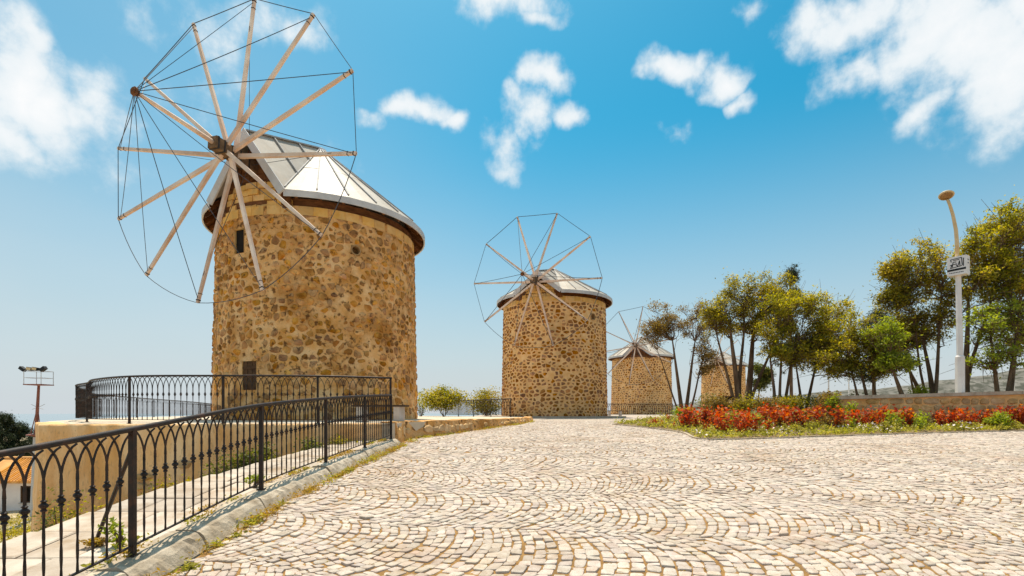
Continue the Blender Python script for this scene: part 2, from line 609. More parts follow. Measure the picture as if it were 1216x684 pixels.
# ------------------------------------------------------------------ the setting: land, sea, hill
def terrain_h(X, Y):
    h = road(np.clip(Y, 0, 140)) - .32
    left = np.clip(-4.25 - X, 0, None)
    drop = 9.3 * (1 - np.exp(-left / 24.0)) + .35 * sstep(left, 0, 1.2)
    h = h - np.where(left > 0, drop, 0)
    h = h - 9 * sstep(Y, 95, 190) - 6 * sstep(X, 60, 160)
    und = .12 * np.sin(X * .9 + 1.3) * np.sin(Y * .7) + .3 * np.sin(X * .13) * np.sin(Y * .11 + 1)
    return h + und * sstep(left, .6, 5)


def make_terrain():
    xs = np.concatenate([np.linspace(-500, -60, 16), np.linspace(-56, -14, 26), np.linspace(-13, -4.6, 34),
                         [-4.3, -4.1, -3.4], np.linspace(-2, 30, 30), np.linspace(34, 120, 16), np.linspace(140, 900, 14)])
    ys = np.concatenate([np.linspace(-40, 0, 10), np.linspace(.5, 24, 70), np.linspace(25, 100, 50), np.linspace(105, 220, 16),
                         np.linspace(240, 420, 6)])
    X, Y = np.meshgrid(xs, ys)
    Z = terrain_h(X, Y)
    V = np.stack([X, Y, Z], -1).reshape(-1, 3)
    n, m_ = len(ys), len(xs)
    i = np.arange(n * m_).reshape(n, m_)
    F = np.stack([i[:-1, :-1], i[:-1, 1:], i[1:, 1:], i[1:, :-1]], -1).reshape(-1, 4)
    o = npmesh('terrain', V, [F], 'dry_ground', smooth=True)
    o['kind'] = 'structure'


make_terrain()


def make_sea():
    m = bpy.data.materials.new('sea_water')
    m.use_nodes = True
    N = NT(m.node_tree)
    out = N.n('OutputMaterial')
    p = N.n('BsdfPrincipled')
    p.inputs['Base Color'].default_value = (.16, .26, .32, 1)
    p.inputs['Roughness'].default_value = .12
    b = N.n('Bump')
    b.inputs['Strength'].default_value = .03
    g = N.n('NewGeometry')
    N.link(N.noise(g.outputs['Position'], .6, 5), b.inputs['Height'])
    N.link(b.outputs[0], p.inputs['Normal'])
    N.link(p.outputs[0], out.inputs[0])
    MATS['sea_water'] = m
    mb = MB()
    mb.add([(-9000, -300, -24), (9000, -300, -24), (9000, 15000, -24), (-9000, 15000, -24)], [(0, 1, 2, 3)])
    o = mb.build('sea', 'sea_water')
    o['kind'] = 'structure'


make_sea()


def make_hill():
    ridge = interp([150, 262, 408, 480, 540, 588, 700, 900, 1200], [8, 15, 27, 34, 42, 50, 66, 78, 60])
    xs = np.linspace(150, 1200, 110)
    ts = np.linspace(0, 1, 26)
    X, T = np.meshgrid(xs, ts)
    Y = 470 + 260 * T
    prof = np.where(T < .55, sstep(T, -.1, .55), 1 - .8 * sstep(T, .55, 1.05))
    nz = (2.2 * np.sin(X * .05 + 3 * T) + 1.4 * np.sin(X * .13 + 9 * T + 1) + .8 * np.sin(X * .31 + 4)) * sstep(T, .02, .3)
    Z = -26 + (ridge(X) + 26) * prof + nz * .5
    V = np.stack([X, Y, Z], -1).reshape(-1, 3)
    n, m_ = X.shape
    i = np.arange(n * m_).reshape(n, m_)
    F = np.stack([i[:-1, :-1], i[:-1, 1:], i[1:, 1:], i[1:, :-1]], -1).reshape(-1, 4)
    o = npmesh('hill', V, [F], 'hill', smooth=True)
    o['kind'] = 'structure'


make_hill()

# ------------------------------------------------------------------ terrace, square, bed
LOWWALL = [(-2.72, 12.15), (-2.76, 13.5), (-2.04, 14.8), (-1.26, 16.8), (.1, 20.5), (.86, 24.3), (1.0, 28.0)]
MILL2 = (2.92, 36.2)
BED_FRONT = [(3.9, 20.2), (4.6, 17.8), (5.1, 15.7), (4.86, 13.4), (6.5, 13.55), (8.5, 14.2), (12, 15.3), (16, 16.3), (24, 17.6)]
BED_BACK = [(6, 25), (6.8, 27.5), (7.6, 29.5), (8.5, 31), (9.5, 32), (11, 32), (14, 32), (18, 32), (26, 32)]
TERR_POLY = [(-9.4, 10.65), (-4.3, 11.05), (-2.9, 11.8)] + LOWWALL + [(-.6, 31), (-4.8, 37.5), (-14, 51), (-28.5, 51), (-18.6, 24),
                                                                    (-15.6, 18.8), (-13.6, 15.4), (-11.9, 13.2)]


def prism(name, poly, ztop, zbot, m, kind='structure', inset=0):
    n = len(poly)
    mb = MB()
    vs = [(x, y, ztop) for x, y in poly] + [(x, y, zbot) for x, y in poly]
    fs = [tuple(range(n))] + [(i, i + n, (i + 1) % n + n, (i + 1) % n) for i in range(n)]
    mb.add(vs, fs)
    o = mb.build(name, m)
    o['kind'] = kind
    return o


prism('terrace', [(x * 1.0, y) for x, y in TERR_POLY], TERR, -7.5, 'terrace_floor')


def sheet(name, rows, m, kind='structure', smooth=True, loc=None):
    """rows: list of equally long point lists"""
    n, k = len(rows), len(rows[0])
    V = np.array(rows, float).reshape(-1, 3)
    i = np.arange(n * k).reshape(n, k)
    F = np.stack([i[:-1, :-1], i[:-1, 1:], i[1:, 1:], i[1:, :-1]], -1).reshape(-1, 4)
    o = npmesh(name, V, [F], m, smooth=smooth)
    if kind:
        o['kind'] = kind
    return o


# the square: sand bed under the setts near, worn paving far away
ys = np.linspace(-3, 25.2, 70)
plaza = sheet('square_paving', [[(x, y, rh(y) - .0075) for x in (np.array([0, .08, .2, .35, .5, .7, 1.0]) * (27.6) - 2.71)] for y in ys],
              'joint_sand')
ys = np.linspace(25.2, 62, 40)
sheet('far_paving', [[(x, y, rh(y) - .006) for x in np.linspace(-3.2, 22, 8)] for y in ys], 'plaza_far')


def bed_h(x, y):
    d = np.clip((np.asarray(y) - 13.6 - .22 * (np.clip(x, 4.8, 30) - 4.8)), 0, None)
    xl = np.interp(y, [13.4, 15.7, 17.8, 20.2, 25, 32], [4.86, 5.1, 4.6, 3.9, 6.0, 9.0])
    return road(y) + .035 + .30 * sstep(d, 0, 9) * sstep(np.asarray(x) - xl, 0, 2.6)


def make_bed():
    f = polyline(BED_FRONT, .22)
    b0 = np.array(BED_BACK, float)
    tb = np.linspace(0, 1, len(b0))
    # match the back to the front by corresponding control points
    tf = np.concatenate([[0], np.cumsum(np.linalg.norm(np.diff(np.array(BED_FRONT), axis=0), axis=1))])
    tf /= tf[-1]
    tt = np.linspace(0, 1, len(f))
    b = np.stack([np.interp(tt, tf, b0[:, k]) for k in (0, 1)], 1)
    rows = []
    for s in np.concatenate([np.linspace(0, .2, 6), np.linspace(.26, 1, 12)]):
        p = f * (1 - s) + b * s
        rows.append([(q[0], q[1], float(bed_h(q[0], q[1])) + (0 if s > 0 else -.05)) for q in p])
    sheet('flower_bed', rows, 'soil')
    # pale edging stones along the front of the bed
    e = struct_empty('bed_edging', (4.86, 13.4, rh(13.4)))
    pl = polyline(BED_FRONT, .38)
    for a, c in zip(pl[:-1], pl[1:]):
        if a[0] > 17:
            break
        mb = MB()
        d = (c - a) * .97
        g = rng.uniform(-.006, .006)
        mb.bar((a[0], a[1], rh(a[1]) + .0), (a[0] + d[0], a[1] + d[1], rh(a[1] + d[1]) + .0), .075, h0=.075 + g)
        mb.build('edging_stone', 'kerbstone', e)
    return f


bed_front = make_bed()
bed_poly = [tuple(p) for p in bed_front] + [(26, 32)] + [tuple(p) for p in BED_BACK[::-1]]

# raised planting ground behind the stone bench wall
GW = lambda x: .60 + .028 * (x - 11.7)       # top of the coping
rows = []
for y in np.concatenate([np.linspace(18.75, 30, 12), np.linspace(32, 40, 6)]):
    rows.append([(x, y, GW(min(x, 26)) - .16 + .05 * math.sin(x * 1.7 + y) - .5 * float(sstep(y, 40, 75))) for x in
                 np.concatenate([np.linspace(.655 * y - .2, 30, 24), np.linspace(33, 75, 8)])])
sheet('raised_ground', rows, 'dry_ground')


# ------------------------------------------------------------------ cobbles in fans
def make_setts():
    d, w, r = .099, 1.50, 1.10
    th = math.asin(w / 2 / r)
    ca, sa = math.cos(rad(-8)), math.sin(rad(-8))
    quads = []
    for j in range(-6, 26):
        v0 = j * w
        for k in range(-90, 520):
            ub = k * d + (.37 * w if False else 0) + rng.uniform(-.01, .01)
            # cheap reject on the row centre
            xc, yc = (ub) * ca - v0 * sa, (ub) * sa + v0 * ca
            if xc < -4.5 or xc > 25 or yc < 1.5 or yc > 27 or xc > yc * 1.02 + 2.2:
                continue
            n = 15
            t = np.linspace(-th, th, n + 1)
            t[1:-1] += rng.uniform(-.25, .25, n - 1) * (2 * th / n)
            t += rng.uniform(-.3, .3) * (2 * th / n) * (1 - (np.abs(t) / th) ** 4)
            for q in range(n):
                a, b = t[q], t[q + 1]
                sh = .55 * d / r
                a2, b2 = a + sh * math.sin(a) * math.cos(a), b + sh * math.sin(b) * math.cos(b)
                a2, b2 = np.clip([a2, b2], -th, th)
                c = [(ub + r * math.cos(a), v0 + r * math.sin(a)), (ub + r * math.cos(b), v0 + r * math.sin(b)),
                     (ub + d + r * math.cos(b2), v0 + r * math.sin(b2)), (ub + d + r * math.cos(a2), v0 + r * math.sin(a2))]
                quads.append(c)
    Q = np.array(quads)                                   # n,4,2
    Q = np.stack([Q[..., 0] * ca - Q[..., 1] * sa, Q[..., 0] * sa + Q[..., 1] * ca], -1)
    Q = Q[:, ::-1] if np.mean((Q[:, 1, 0] - Q[:, 0, 0]) * (Q[:, 2, 1] - Q[:, 0, 1]) - (Q[:, 1, 1] - Q[:, 0, 1]) * (Q[:, 2, 0] - Q[:, 0, 0])) < 0 else Q
    # the layers wandered while they laid it
    wx, wy = Q[..., 0].copy(), Q[..., 1].copy()
    Q = np.stack([wx + .17 * np.sin(wy * 1.15 + .6 * wx + 1) + .10 * np.sin(wx * 1.3 - 1.7 * wy),
                  wy + .20 * np.sin(wx * .95 + .5 * wy + 2) + .09 * np.sin(wx * 2.1 + wy * 1.4)], -1)
    C = Q.mean(1)
    x, y = C[:, 0], C[:, 1]
    left = railx(np.clip(y, 0, 11.9)) + .30
    lw = np.array(LOWWALL)
    left = np.where(y > 12.1, np.interp(y, lw[:, 1], lw[:, 0]) + .16, left)
    ok = (y > 2.6) & (y < 25) & (x > left) & (x < y * .99 + 1.4) & ~inpoly(x, y, bed_poly)
    Q, C = Q[ok], C[ok]
    Q = Q + rng.normal(0, .0065, Q.shape)
    # pixel height on the picture decides who is built singly
    dist = np.hypot(C[:, 0], C[:, 1])
    py = PHY - FPX * road(C[:, 1]) / C[:, 1]
    pxx = PCX + FPX * C[:, 0] / C[:, 1]
    vis = (py < 682) & (pxx > 2) & (pxx < 1214)
    order = np.argsort(np.where(vis, dist, 1e9))
    single = np.zeros(len(Q), bool)
    single[order[:300]] = True

    def stones(Qs, fine):
        n = len(Qs)
        cen = Qs.mean(1, keepdims=True)
        gap = rng.uniform(.0035, .0075, (n, 1, 1))
        e = np.roll(Qs, -1, 1)
        side = np.linalg.norm(e - Qs, axis=-1).mean(1)[:, None, None]
        Qi = cen + (Qs - cen) * (1 - 2 * gap / np.maximum(side, .03))
        if fine:
            nx, pv = np.roll(Qi, -1, 1), np.roll(Qi, 1, 1)
            k1 = rng.uniform(.07, .22, (n, 4, 1))
            k2 = rng.uniform(.07, .22, (n, 4, 1))
            ring = np.stack([Qi + (pv - Qi) * k1, Qi + (nx - Qi) * k2], 2).reshape(n, 8, 2)
            ring = ring + rng.normal(0, .0022, ring.shape)
        else:
            ring = Qi
        m_ = ring.shape[1]
        zt = rng.normal(0, .0042, (n, 1))
        tilt = rng.normal(0, .032, (n, 1, 2))
        levels = [(1.0, -.03), (1.0, -.005), (.955, .0025), (.72, .005)] if fine else [(1.0, -.03), (.99, -.003), (.88, .004)]
        vs = []
        for s, z in levels:
            R = cen + (ring - cen) * s
            zz = z + zt + ((R - cen) * tilt).sum(-1) + (rng.normal(0, .0013, R.shape[:2]) if z > 0 else 0)
            zz = zz + road(R[..., 1])
            vs.append(np.concatenate([R, zz[..., None]], -1))
        L = len(levels)
        V = np.stack(vs, 1)                                # n, L, m, 3
        fq = []
        for l in range(L - 1):
            for j in range(m_):
                fq.append((l * m_ + j, l * m_ + (j + 1) % m_, (l + 1) * m_ + (j + 1) % m_, (l + 1) * m_ + j))
        top = tuple((L - 1) * m_ + j for j in range(m_))
        return V.reshape(n, L * m_, 3), np.array(fq), np.array([top])

    near = (dist < 13.0) & ~single
    far = ~near & ~single
    for nm, sel, fine in (('setts_mid', near, True), ('setts_far', far, False)):
        V, fq, ft = stones(Q[sel], fine)
        n, k = V.shape[:2]
        off = (np.arange(n) * k)[:, None, None]
        o = npmesh('paving_setts', V.reshape(-1, 3), [(fq[None] + off).reshape(-1, fq.shape[1]), (ft[None] + off).reshape(-1, ft.shape[1])],
                   'granite', plaza)
        o['kind'] = 'stuff'
    V, fq, ft = stones(Q[single], True)
    for i in range(len(V)):
        c = V[i].mean(0)
        me = bpy.data.meshes.new('paving_sett')
        me.from_pydata((V[i] - c).tolist(), [], [tuple(f) for f in fq.tolist()] + [tuple(ft[0].tolist())])
        link('paving_sett', me, 'granite', plaza, tuple(c))
    return C


setts = make_setts()


# ------------------------------------------------------------------ kerb and side path
def make_kerb():
    k = struct_empty('kerb', (-2.9, 6, kh(6)))
    y = 1.2
    while y < 11.75:
        L = rng.uniform(.85, 1.1)
        y1 = min(y + L, 11.9)
        mb = MB()
        n = 12
        rings = []
        jx, jz = rng.normal(0, .006), rng.normal(0, .006)
        for t in np.linspace(0, 1, n + 1):
            yy = y + .012 + (y1 - y - .024) * t
            x = float(railx(yy)) + jx
            z = kh(yy) + jz
            e = rng.normal(0, .0055, 6)
            rings.append([(x - .06, yy, z - .45), (x - .06, yy, z + .004), (x + .10 + e[0], yy, z + .006 + e[1]), (x + .155 + e[2], yy, z - .012 + e[3]),
                          (x + .195 + e[4], yy, z - .055 + e[5]), (x + .25, yy, z - .155), (x + .26, yy, z - .45)])
        m_ = 7
        vs = [p for r_ in rings for p in r_]
        fs = []
        for i in range(n):
            for j in range(m_):
                a, b = i * m_ + j, i * m_ + (j + 1) % m_
                fs.append((a, b, b + m_, a + m_))
        fs.append(tuple(range(m_)))
        fs.append(tuple(n * m_ + j for j in range(m_ - 1, -1, -1)))
        mb.add(vs, fs)
        mb.build('kerb_stone', 'kerbstone', k)
        y = y1
    return k


make_kerb()
PATH_W = interp([0, 4.75, 8.2, 12], [-4.5, -4.30, -3.95, -3.7])
ys = np.linspace(.5, 11.6, 40)
side_path = sheet('side_path', [[(float(railx(y)) - .05 + (float(PATH_W(y)) - float(railx(y)) + .05) * t, y, kh(y) - .035) for t in (0, .3, .6, 1)][::-1]
                                for y in ys], 'joint_sand')
mb = MB()
for i, (a, b) in enumerate(zip(ys[:-1], ys[1:])):
    x0, x1 = float(PATH_W(a)), float(PATH_W(b))
    mb.add([(x0, a, kh(a) - .036), (x1, b, kh(b) - .036), (x1 - .05, b, kh(b) - 1.6), (x0 - .05, a, kh(a) - 1.6)], [(0, 1, 2, 3)])
o = mb.build('path_side', 'concrete', side_path)
y = .8
while y < 11.2:
    L = rng.uniform(.36, .62)
    xr = float(railx(y + L / 2)) - .065
    xl = float(PATH_W(y + L / 2)) + .0
    nsl = 3 if rng.random() < .6 else 2
    cuts = np.sort(np.concatenate([[0, 1], (np.arange(1, nsl) / nsl) + rng.uniform(-.1, .1, nsl - 1)]))
    for a, b in zip(cuts[:-1], cuts[1:]):
        xa, xb = xl + (xr - xl) * a + .008, xl + (xr - xl) * b - .008
        mb = MB()
        g = rng.normal(0, .004)
        ya, yb = y + .008, y + L - .008
        e = .012
        top = [(xa + e, ya + e, kh(ya) + g), (xb - e, ya + e, kh(ya) + g), (xb - e, yb - e, kh(yb) + g), (xa + e, yb - e, kh(yb) + g)]
        mid = [(xa, ya, kh(ya) - .01 + g), (xb, ya, kh(ya) - .01 + g), (xb, yb, kh(yb) - .01 + g), (xa, yb, kh(yb) - .01 + g)]
        bot = [(p[0], p[1], p[2] - .05) for p in mid]
        mb.add(bot + mid + top, [(8, 9, 10, 11)] + [(l * 4 + i, l * 4 + (i + 1) % 4, l * 4 + 4 + (i + 1) % 4, l * 4 + 4 + i) for l in (0, 1) for i in range(4)])
        mb.build('path_slab', 'slab', side_path)
    y += L


# ------------------------------------------------------------------ retaining wall and low wall
def make_retaining_wall():
    t = thing('retaining_wall', 'long ochre plastered retaining wall carrying the curved upper railing', 'wall', (-6.5, 10.9, -2.5))
    pts = [(-11.9, 13.05), (-9.55, 10.55), (-4.3, 10.95), (-2.93, 11.72)]
    path = []
    for (a, b) in zip(pts[:-1], pts[1:]):
        n = max(3, int(math.dist(a, b) / .16))
        for i in range(n):
            s = i / n
            path.append((a[0] + (b[0] - a[0]) * s, a[1] + (b[1] - a[1]) * s))
    path.append(pts[-1])
    P = np.array(path)
    T = np.gradient(P, axis=0)
    T /= np.linalg.norm(T, axis=1)[:, None]
    Nn = np.stack([T[:, 1], -T[:, 0]], 1)
    zs = np.concatenate([[TERR + .012], np.linspace(TERR - .03, -4.8, 34)])
    rows = []
    for z in zs:
        off = rng.normal(0, .006, len(P)) + .014 * np.sin(P[:, 0] * 3.1 + z * 2.3) + .012 * np.sin(P[:, 0] * 7 - z * 5)
        off = off + (0.03 * max(0, -z - .6))                 # slight batter
        off = off - (.02 if z > TERR else 0)
        q = P + Nn * off[:, None]
        rows.append([(a[0], a[1], z) for a in q])
    inner = [(a[0], a[1], TERR + .012) for a in P - Nn * .42]
    V = np.array([inner] + rows).reshape(-1, 3)
    n, k = len(rows) + 1, len(P)
    i = np.arange(n * k).reshape(n, k)
    F = np.stack([i[:-1, :-1], i[:-1, 1:], i[1:, 1:], i[1:, :-1]], -1).reshape(-1, 4)
    npmesh('plaster_face', V, [F], 'plaster', t, smooth=True)
    # bare stones where the render has fallen off
    for (x, h) in [(-7.55, -1.32), (-7.4, -1.55), (-7.62, -1.50), (-5.45, -1.0), (-4.9, -.95), (-5.1, -1.12), (-6.75, -1.05)]:
        y = 10.95 - (-4.3 - x) * .076 - .03 - .03 * max(0, -h - .6)
        mb = MB()
        w, hh = rng.uniform(.12, .22), rng.uniform(.07, .12)
        nn = 8
        a = np.linspace(0, 2 * math.pi, nn, endpoint=False) + rng.uniform(-.2, .2, nn)
        for_r = rng.uniform(.8, 1.1, nn)
        o1 = [(x + math.cos(q) * w * r_, y + .02, h + math.sin(q) * hh * r_) for q, r_ in zip(a, for_r)]
        o2 = [(x + math.cos(q) * w * r_ * .75, y - .03, h + math.sin(q) * hh * r_ * .75) for q, r_ in zip(a, for_r)]
        mb.add(o1 + o2, [(j, (j + 1) % nn, nn + (j + 1) % nn, nn + j) for j in range(nn)] + [tuple(range(nn, 2 * nn))])
        mb.build('bare_stone', 'planter_stone', t)


make_retaining_wall()


def stone_blob(w, h, dpt, n=9, jit=.16, square=.5):
    """one rubble stone on the xz plane, bulging to -y; rings as arrays"""
    a = np.linspace(0, 2 * math.pi, n, endpoint=False) + rng.uniform(-.5, .5, n) * (2 * math.pi / n) * .6
    c, s = np.cos(a), np.sin(a)
    k = 1 / np.maximum(np.abs(c), np.abs(s))
    rr = (1 - square) + square * k
    rr = rr * rng.uniform(1 - jit, 1 + jit * .5, n)
    x, z = c * rr * w / 2, s * rr * h / 2
    x, z = np.clip(x, -w * .54, w * .54), np.clip(z, -h * .54, h * .54)
    rings = []
    for sc, dp in ((1.0, -.012), (.93, dpt * .62), (.66, dpt)):
        rings.append(np.stack([x * sc, np.full(n, -dp) + rng.normal(0, dpt * .13, n) * (dp > 0), z * sc], 1))
    rings.append(np.array([[0, -dpt * rng.uniform(.95, 1.15), 0]]))
    V = np.concatenate(rings)
    F4, F3 = [], []
    for l in range(2):
        for j in range(n):
            F4.append((l * n + j, l * n + (j + 1) % n, (l + 1) * n + (j + 1) % n, (l + 1) * n + j))
    for j in range(n):
        F3.append((2 * n + j, 2 * n + (j + 1) % n, 3 * n))
    return V, F4, F3


def make_low_wall():
    t = thing('low_stone_wall', 'low rough stone terrace edge beside the end of the railing', 'wall', (-2.4, 14.5, rh(14.5)))
    pl = polyline(LOWWALL, .3)
    mb = MB()
    n = len(pl)
    top, bot, back = [], [], []
    T = np.gradient(pl, axis=0)
    T /= np.linalg.norm(T, axis=1)[:, None]
    for p, d in zip(pl, T):
        nx, ny = d[1], -d[0]
        j = rng.normal(0, .02)
        z = max(TERR + .03 + rng.normal(0, .01), rh(p[1]) + .03)
        top.append((p[0] + nx * (.02 + j), p[1] + ny * (.02 + j), z))
        bot.append((p[0] + nx * (.11 + j), p[1] + ny * (.11 + j), rh(p[1]) - .12))
        back.append((p[0] - nx * .34, p[1] - ny * .34, z + .005))
    vs = back + top + bot
    fs = []
    for r_ in range(2):
        for i in range(n - 1):
            a = r_ * n + i
            fs.append((a, a + 1, a + n + 1, a + n))
    fs.append((0, n, 2 * n))
    mb.add(vs, fs)
    mb.build('core', 'mortar_old', t, smooth=False)
    for i in range(0, n - 1):
        if i > 34:
            break
        p = pl[i] + (pl[i + 1] - pl[i]) * .5
        d = T[i]
        hh = TERR - rh(p[1])
        if hh < .09 or rng.random() < .35:
            continue
        V, F4, F3 = stone_blob(.33 * rng.uniform(.6, 1.3), max(.09, hh * rng.uniform(.4, .8)), .04, 9, .3)
        ang = math.atan2(d[1], d[0])
        q = V.copy()
        c, s = math.cos(ang), math.sin(ang)
        X = p[0] + d[1] * .055 + q[:, 0] * c - q[:, 1] * s
        Y = p[1] - d[0] * .055 + q[:, 0] * s + q[:, 1] * c
        Z = rh(p[1]) + hh * .48 + q[:, 2]
        m2 = MB()
        m2.add(np.stack([X, Y, Z], 1), F4 + F3)
        m2.build('edge_stone', 'planter_stone', t)


make_low_wall()


# ------------------------------------------------------------------ railings
def baluster_mesh(sp, hgt, seg=8):
    mb = MB()
    k = .0145
    z0, zk, zs = .085, hgt * .615, hgt * .74
    n = seg
    pts = np.linspace(z0, zk, n + 1)
    vs, fs = [], []
    for i, z in enumerate(pts):
        a0 = i * .62
        for j in range(4):
            a = a0 + math.pi / 2 * j + .785
            vs.append((math.cos(a) * k * .64, math.sin(a) * k * .64, z))
    for i in range(n):
        for j in range(4):
            a, b = i * 4 + j, i * 4 + (j + 1) % 4
            fs.append((a, b, b + 4, a + 4))
    mb.add(vs, fs)
    mb.bar((0, 0, zk), (0, 0, zs), k * .9, up=(0, 1, 0))
    return mb.mesh('baluster')


def collar_mesh(hgt):
    mb = MB()
    z = hgt * .615
    mb.lathe([(.009, z - .04), (.020, z - .030), (.012, z - .018), (.026, z - .004), (.026, z + .008), (.012, z + .022), (.019, z + .032),
              (.008, z + .042)], n=8)
    return mb.mesh('collar')


def arch_mesh(sp, hgt, side):
    mb = MB()
    z0, z1 = hgt * .73, hgt - .015
    pts = []
    for t in np.linspace(0, 1, 7):
        a = t * math.pi / 2 * .86
        x = sp * (1 - math.cos(a)) / (1 - math.cos(math.pi / 2 * .86))
        z = z0 + (z1 - z0) * math.sin(a) / math.sin(math.pi / 2 * .86)
        pts.append((side * x, 0.004 * side, z))
    mb.tube(pts, .0075, 4)
    return mb.mesh('arch')


def railing(name, label, path, zfun, posts, hgt=1.0, sp=.128, full=True, loc=None, rail_r=.022, post_w=.041, gap=0.0, thick=1.0, braces=()):
    """path: plan polyline; posts: list of arclengths"""
    P = np.array(path, float)
    L = np.concatenate([[0], np.cumsum(np.linalg.norm(np.diff(P, axis=0), axis=1))])

    def at(s):
        x, y = np.interp(s, L, P[:, 0]), np.interp(s, L, P[:, 1])
        return Vector((x, y, zfun(x, y)))

    def head(s):
        a, b = at(max(0, s - .05)), at(min(L[-1], s + .05))
        return math.atan2(b.y - a.y, b.x - a.x)
    base = at(L[-1] * .5)
    t = thing(name, label, 'railing', tuple(base))
    ss = np.linspace(0, L[-1], max(2, int(L[-1] / .25)))
    mb = MB()
    mb.tube([at(s) + Vector((0, 0, hgt)) for s in ss], rail_r, 8)
    mb.build('top_rail', 'iron', t, smooth=True)
    mb = MB()
    for a, b in zip(ss[:-1], ss[1:]):
        mb.bar(at(a) + Vector((0, 0, .085)), at(b) + Vector((0, 0, .085)), .022 * thick, h0=.012 * thick)
    mb.build('bottom_rail', 'iron', t)
    for s in posts:
        p = at(s)
        mb = MB()
        a = head(s)
        M = Matrix.Rotation(a, 3, 'Z')
        mb.box((p.x, p.y, p.z + hgt / 2 - .03), (post_w, post_w, hgt + .06), M)
        po = mb.build('post', 'iron', t)
        mb = MB()
        mb.box((p.x, p.y, p.z + .008), (post_w * 1.9, post_w * 1.9, .014), M)
        mb.build('foot_plate', 'iron', po)
    if full:
        bm, cm, am1, am2 = baluster_mesh(sp, hgt), collar_mesh(hgt), arch_mesh(sp, hgt, 1), arch_mesh(sp, hgt, -1)
    else:
        mb = MB()
        mb.bar((0, 0, .085), (0, 0, hgt * .74), .018 * thick, up=(0, 1, 0))
        bm = mb.mesh('baluster')
        m2 = MB()
        for sd in (1, -1):
            m2.tube([(0, 0, hgt * .73), (sd * sp * .35, 0, hgt * .88), (sd * sp, 0, hgt)], .009 * thick, 3)
        am1 = m2.mesh('arch')
        cm = am2 = None
    bounds = [0] + [s for s in posts if 0.1 < s < L[-1] - .1] + [L[-1]]
    for a, b in zip(bounds[:-1], bounds[1:]):
        k = max(1, int(round((b - a) / sp)))
        for i in range(1, k):
            s = a + (b - a) * i / k
            p = at(s) - base
            o = link('baluster', bm, 'iron', t, tuple(p))
            o.rotation_euler.z = head(s)
            for me, nm in ((cm, 'collar'), (am1, 'arch'), (am2, 'arch')):
                if me is not None:
                    link(nm, me, 'iron', o)
    for (s, q) in braces:
        p = at(s)
        mb = MB()
        mb.tube([p + Vector((0, 0, hgt * .86)), q], .016, 6)
        mb.build('brace', 'iron', t)
    return t


npath = [(float(railx(y)), y) for y in np.linspace(2.05, 11.9, 40)]
Ls = np.concatenate([[0], np.cumsum([math.dist(a, b) for a, b in zip(npath[:-1], npath[1:])])])
post_y = [2.1, 4.1, 6.14, 8.05, 10.0, 11.88]
posts = [float(np.interp(y, np.linspace(2.05, 11.9, 40), Ls)) for y in post_y]
railing('iron_railing', 'black wrought iron railing climbing along the kerb of the cobbled square', npath, lambda x, y: kh(y), posts, 1.0,
        braces=[(posts[1], Vector((-3.62, 4.55, kh(4.5) - .02)))])
upath = polyline([(-2.75, 11.95), (-4.25, 11.3), (-6.26, 11.2), (-8.2, 11.35), (-10.0, 12.5), (-11.3, 13.9), (-12.7, 15.2), (-14.5, 17.6), (-15.4, 18.9)], .2)
UL = np.concatenate([[0], np.cumsum(np.linalg.norm(np.diff(upath, axis=0), axis=1))])


def s_at_px(path, L, xp):
    px = PCX + FPX * path[:, 0] / path[:, 1]
    i = np.argmin(np.abs(px - xp))
    return float(L[i])


uposts = [.03] + [s_at_px(upath, UL, x) for x in (374, 263, 155, 103.5)] + [float(UL[-1]) - .03]
railing('curved_railing', 'black wrought iron railing curving round the raised terrace below the largest windmill', upath, lambda x, y: TERR + .012, uposts, 1.03)
fpath = polyline([(-15.45, 19.0), (-17.3, 22), (-19.5, 28), (-22.5, 37), (-27.5, 49)], .4)
FL = np.concatenate([[0], np.cumsum(np.linalg.norm(np.diff(fpath, axis=0), axis=1))])
railing('terrace_railing', 'black iron railing along the far side of the terrace behind the largest windmill', fpath, lambda x, y: TERR, list(np.linspace(.03, FL[-1], 13)), 1.0, .21,
        full=False, thick=.9)
gpath = polyline([(-.05, 29.0), (-1.6, 31.2), (-3.0, 33.3), (-4.6, 35.8)], .4)
GL = np.concatenate([[0], np.cumsum(np.linalg.norm(np.diff(gpath, axis=0), axis=1))])
railing('bush_railing', 'short black iron railing in front of the bushes by the second windmill', gpath, lambda x, y: TERR + .03, list(np.linspace(.03, GL[-1] - .03, 5)), 1.0, .16,
        full=False, thick=1.5)
hpath = polyline([(7.6, 47.5), (10.5, 47.2), (14.5, 47)], .5)
HL = np.concatenate([[0], np.cumsum(np.linalg.norm(np.diff(hpath, axis=0), axis=1))])
railing('mill_railing', 'distant black iron railing in front of the third windmill', hpath, lambda x, y: rh(y), list(np.linspace(.03, HL[-1] - .03, 4)), 1.05, .17, full=False,
        thick=1.9)


# ------------------------------------------------------------------ windmills
def clip_half(poly, nx, ny, c):
    out = []
    n = len(poly)
    for i in range(n):
        p, q = poly[i], poly[(i + 1) % n]
        a, b = p[0] * nx + p[1] * ny - c, q[0] * nx + q[1] * ny - c
        if a <= 0:
            out.append(p)
        if (a < 0 < b) or (b < 0 < a):
            f = a / (a - b)
            out.append((p[0] + (q[0] - p[0]) * f, p[1] + (q[1] - p[1]) * f))
    return out


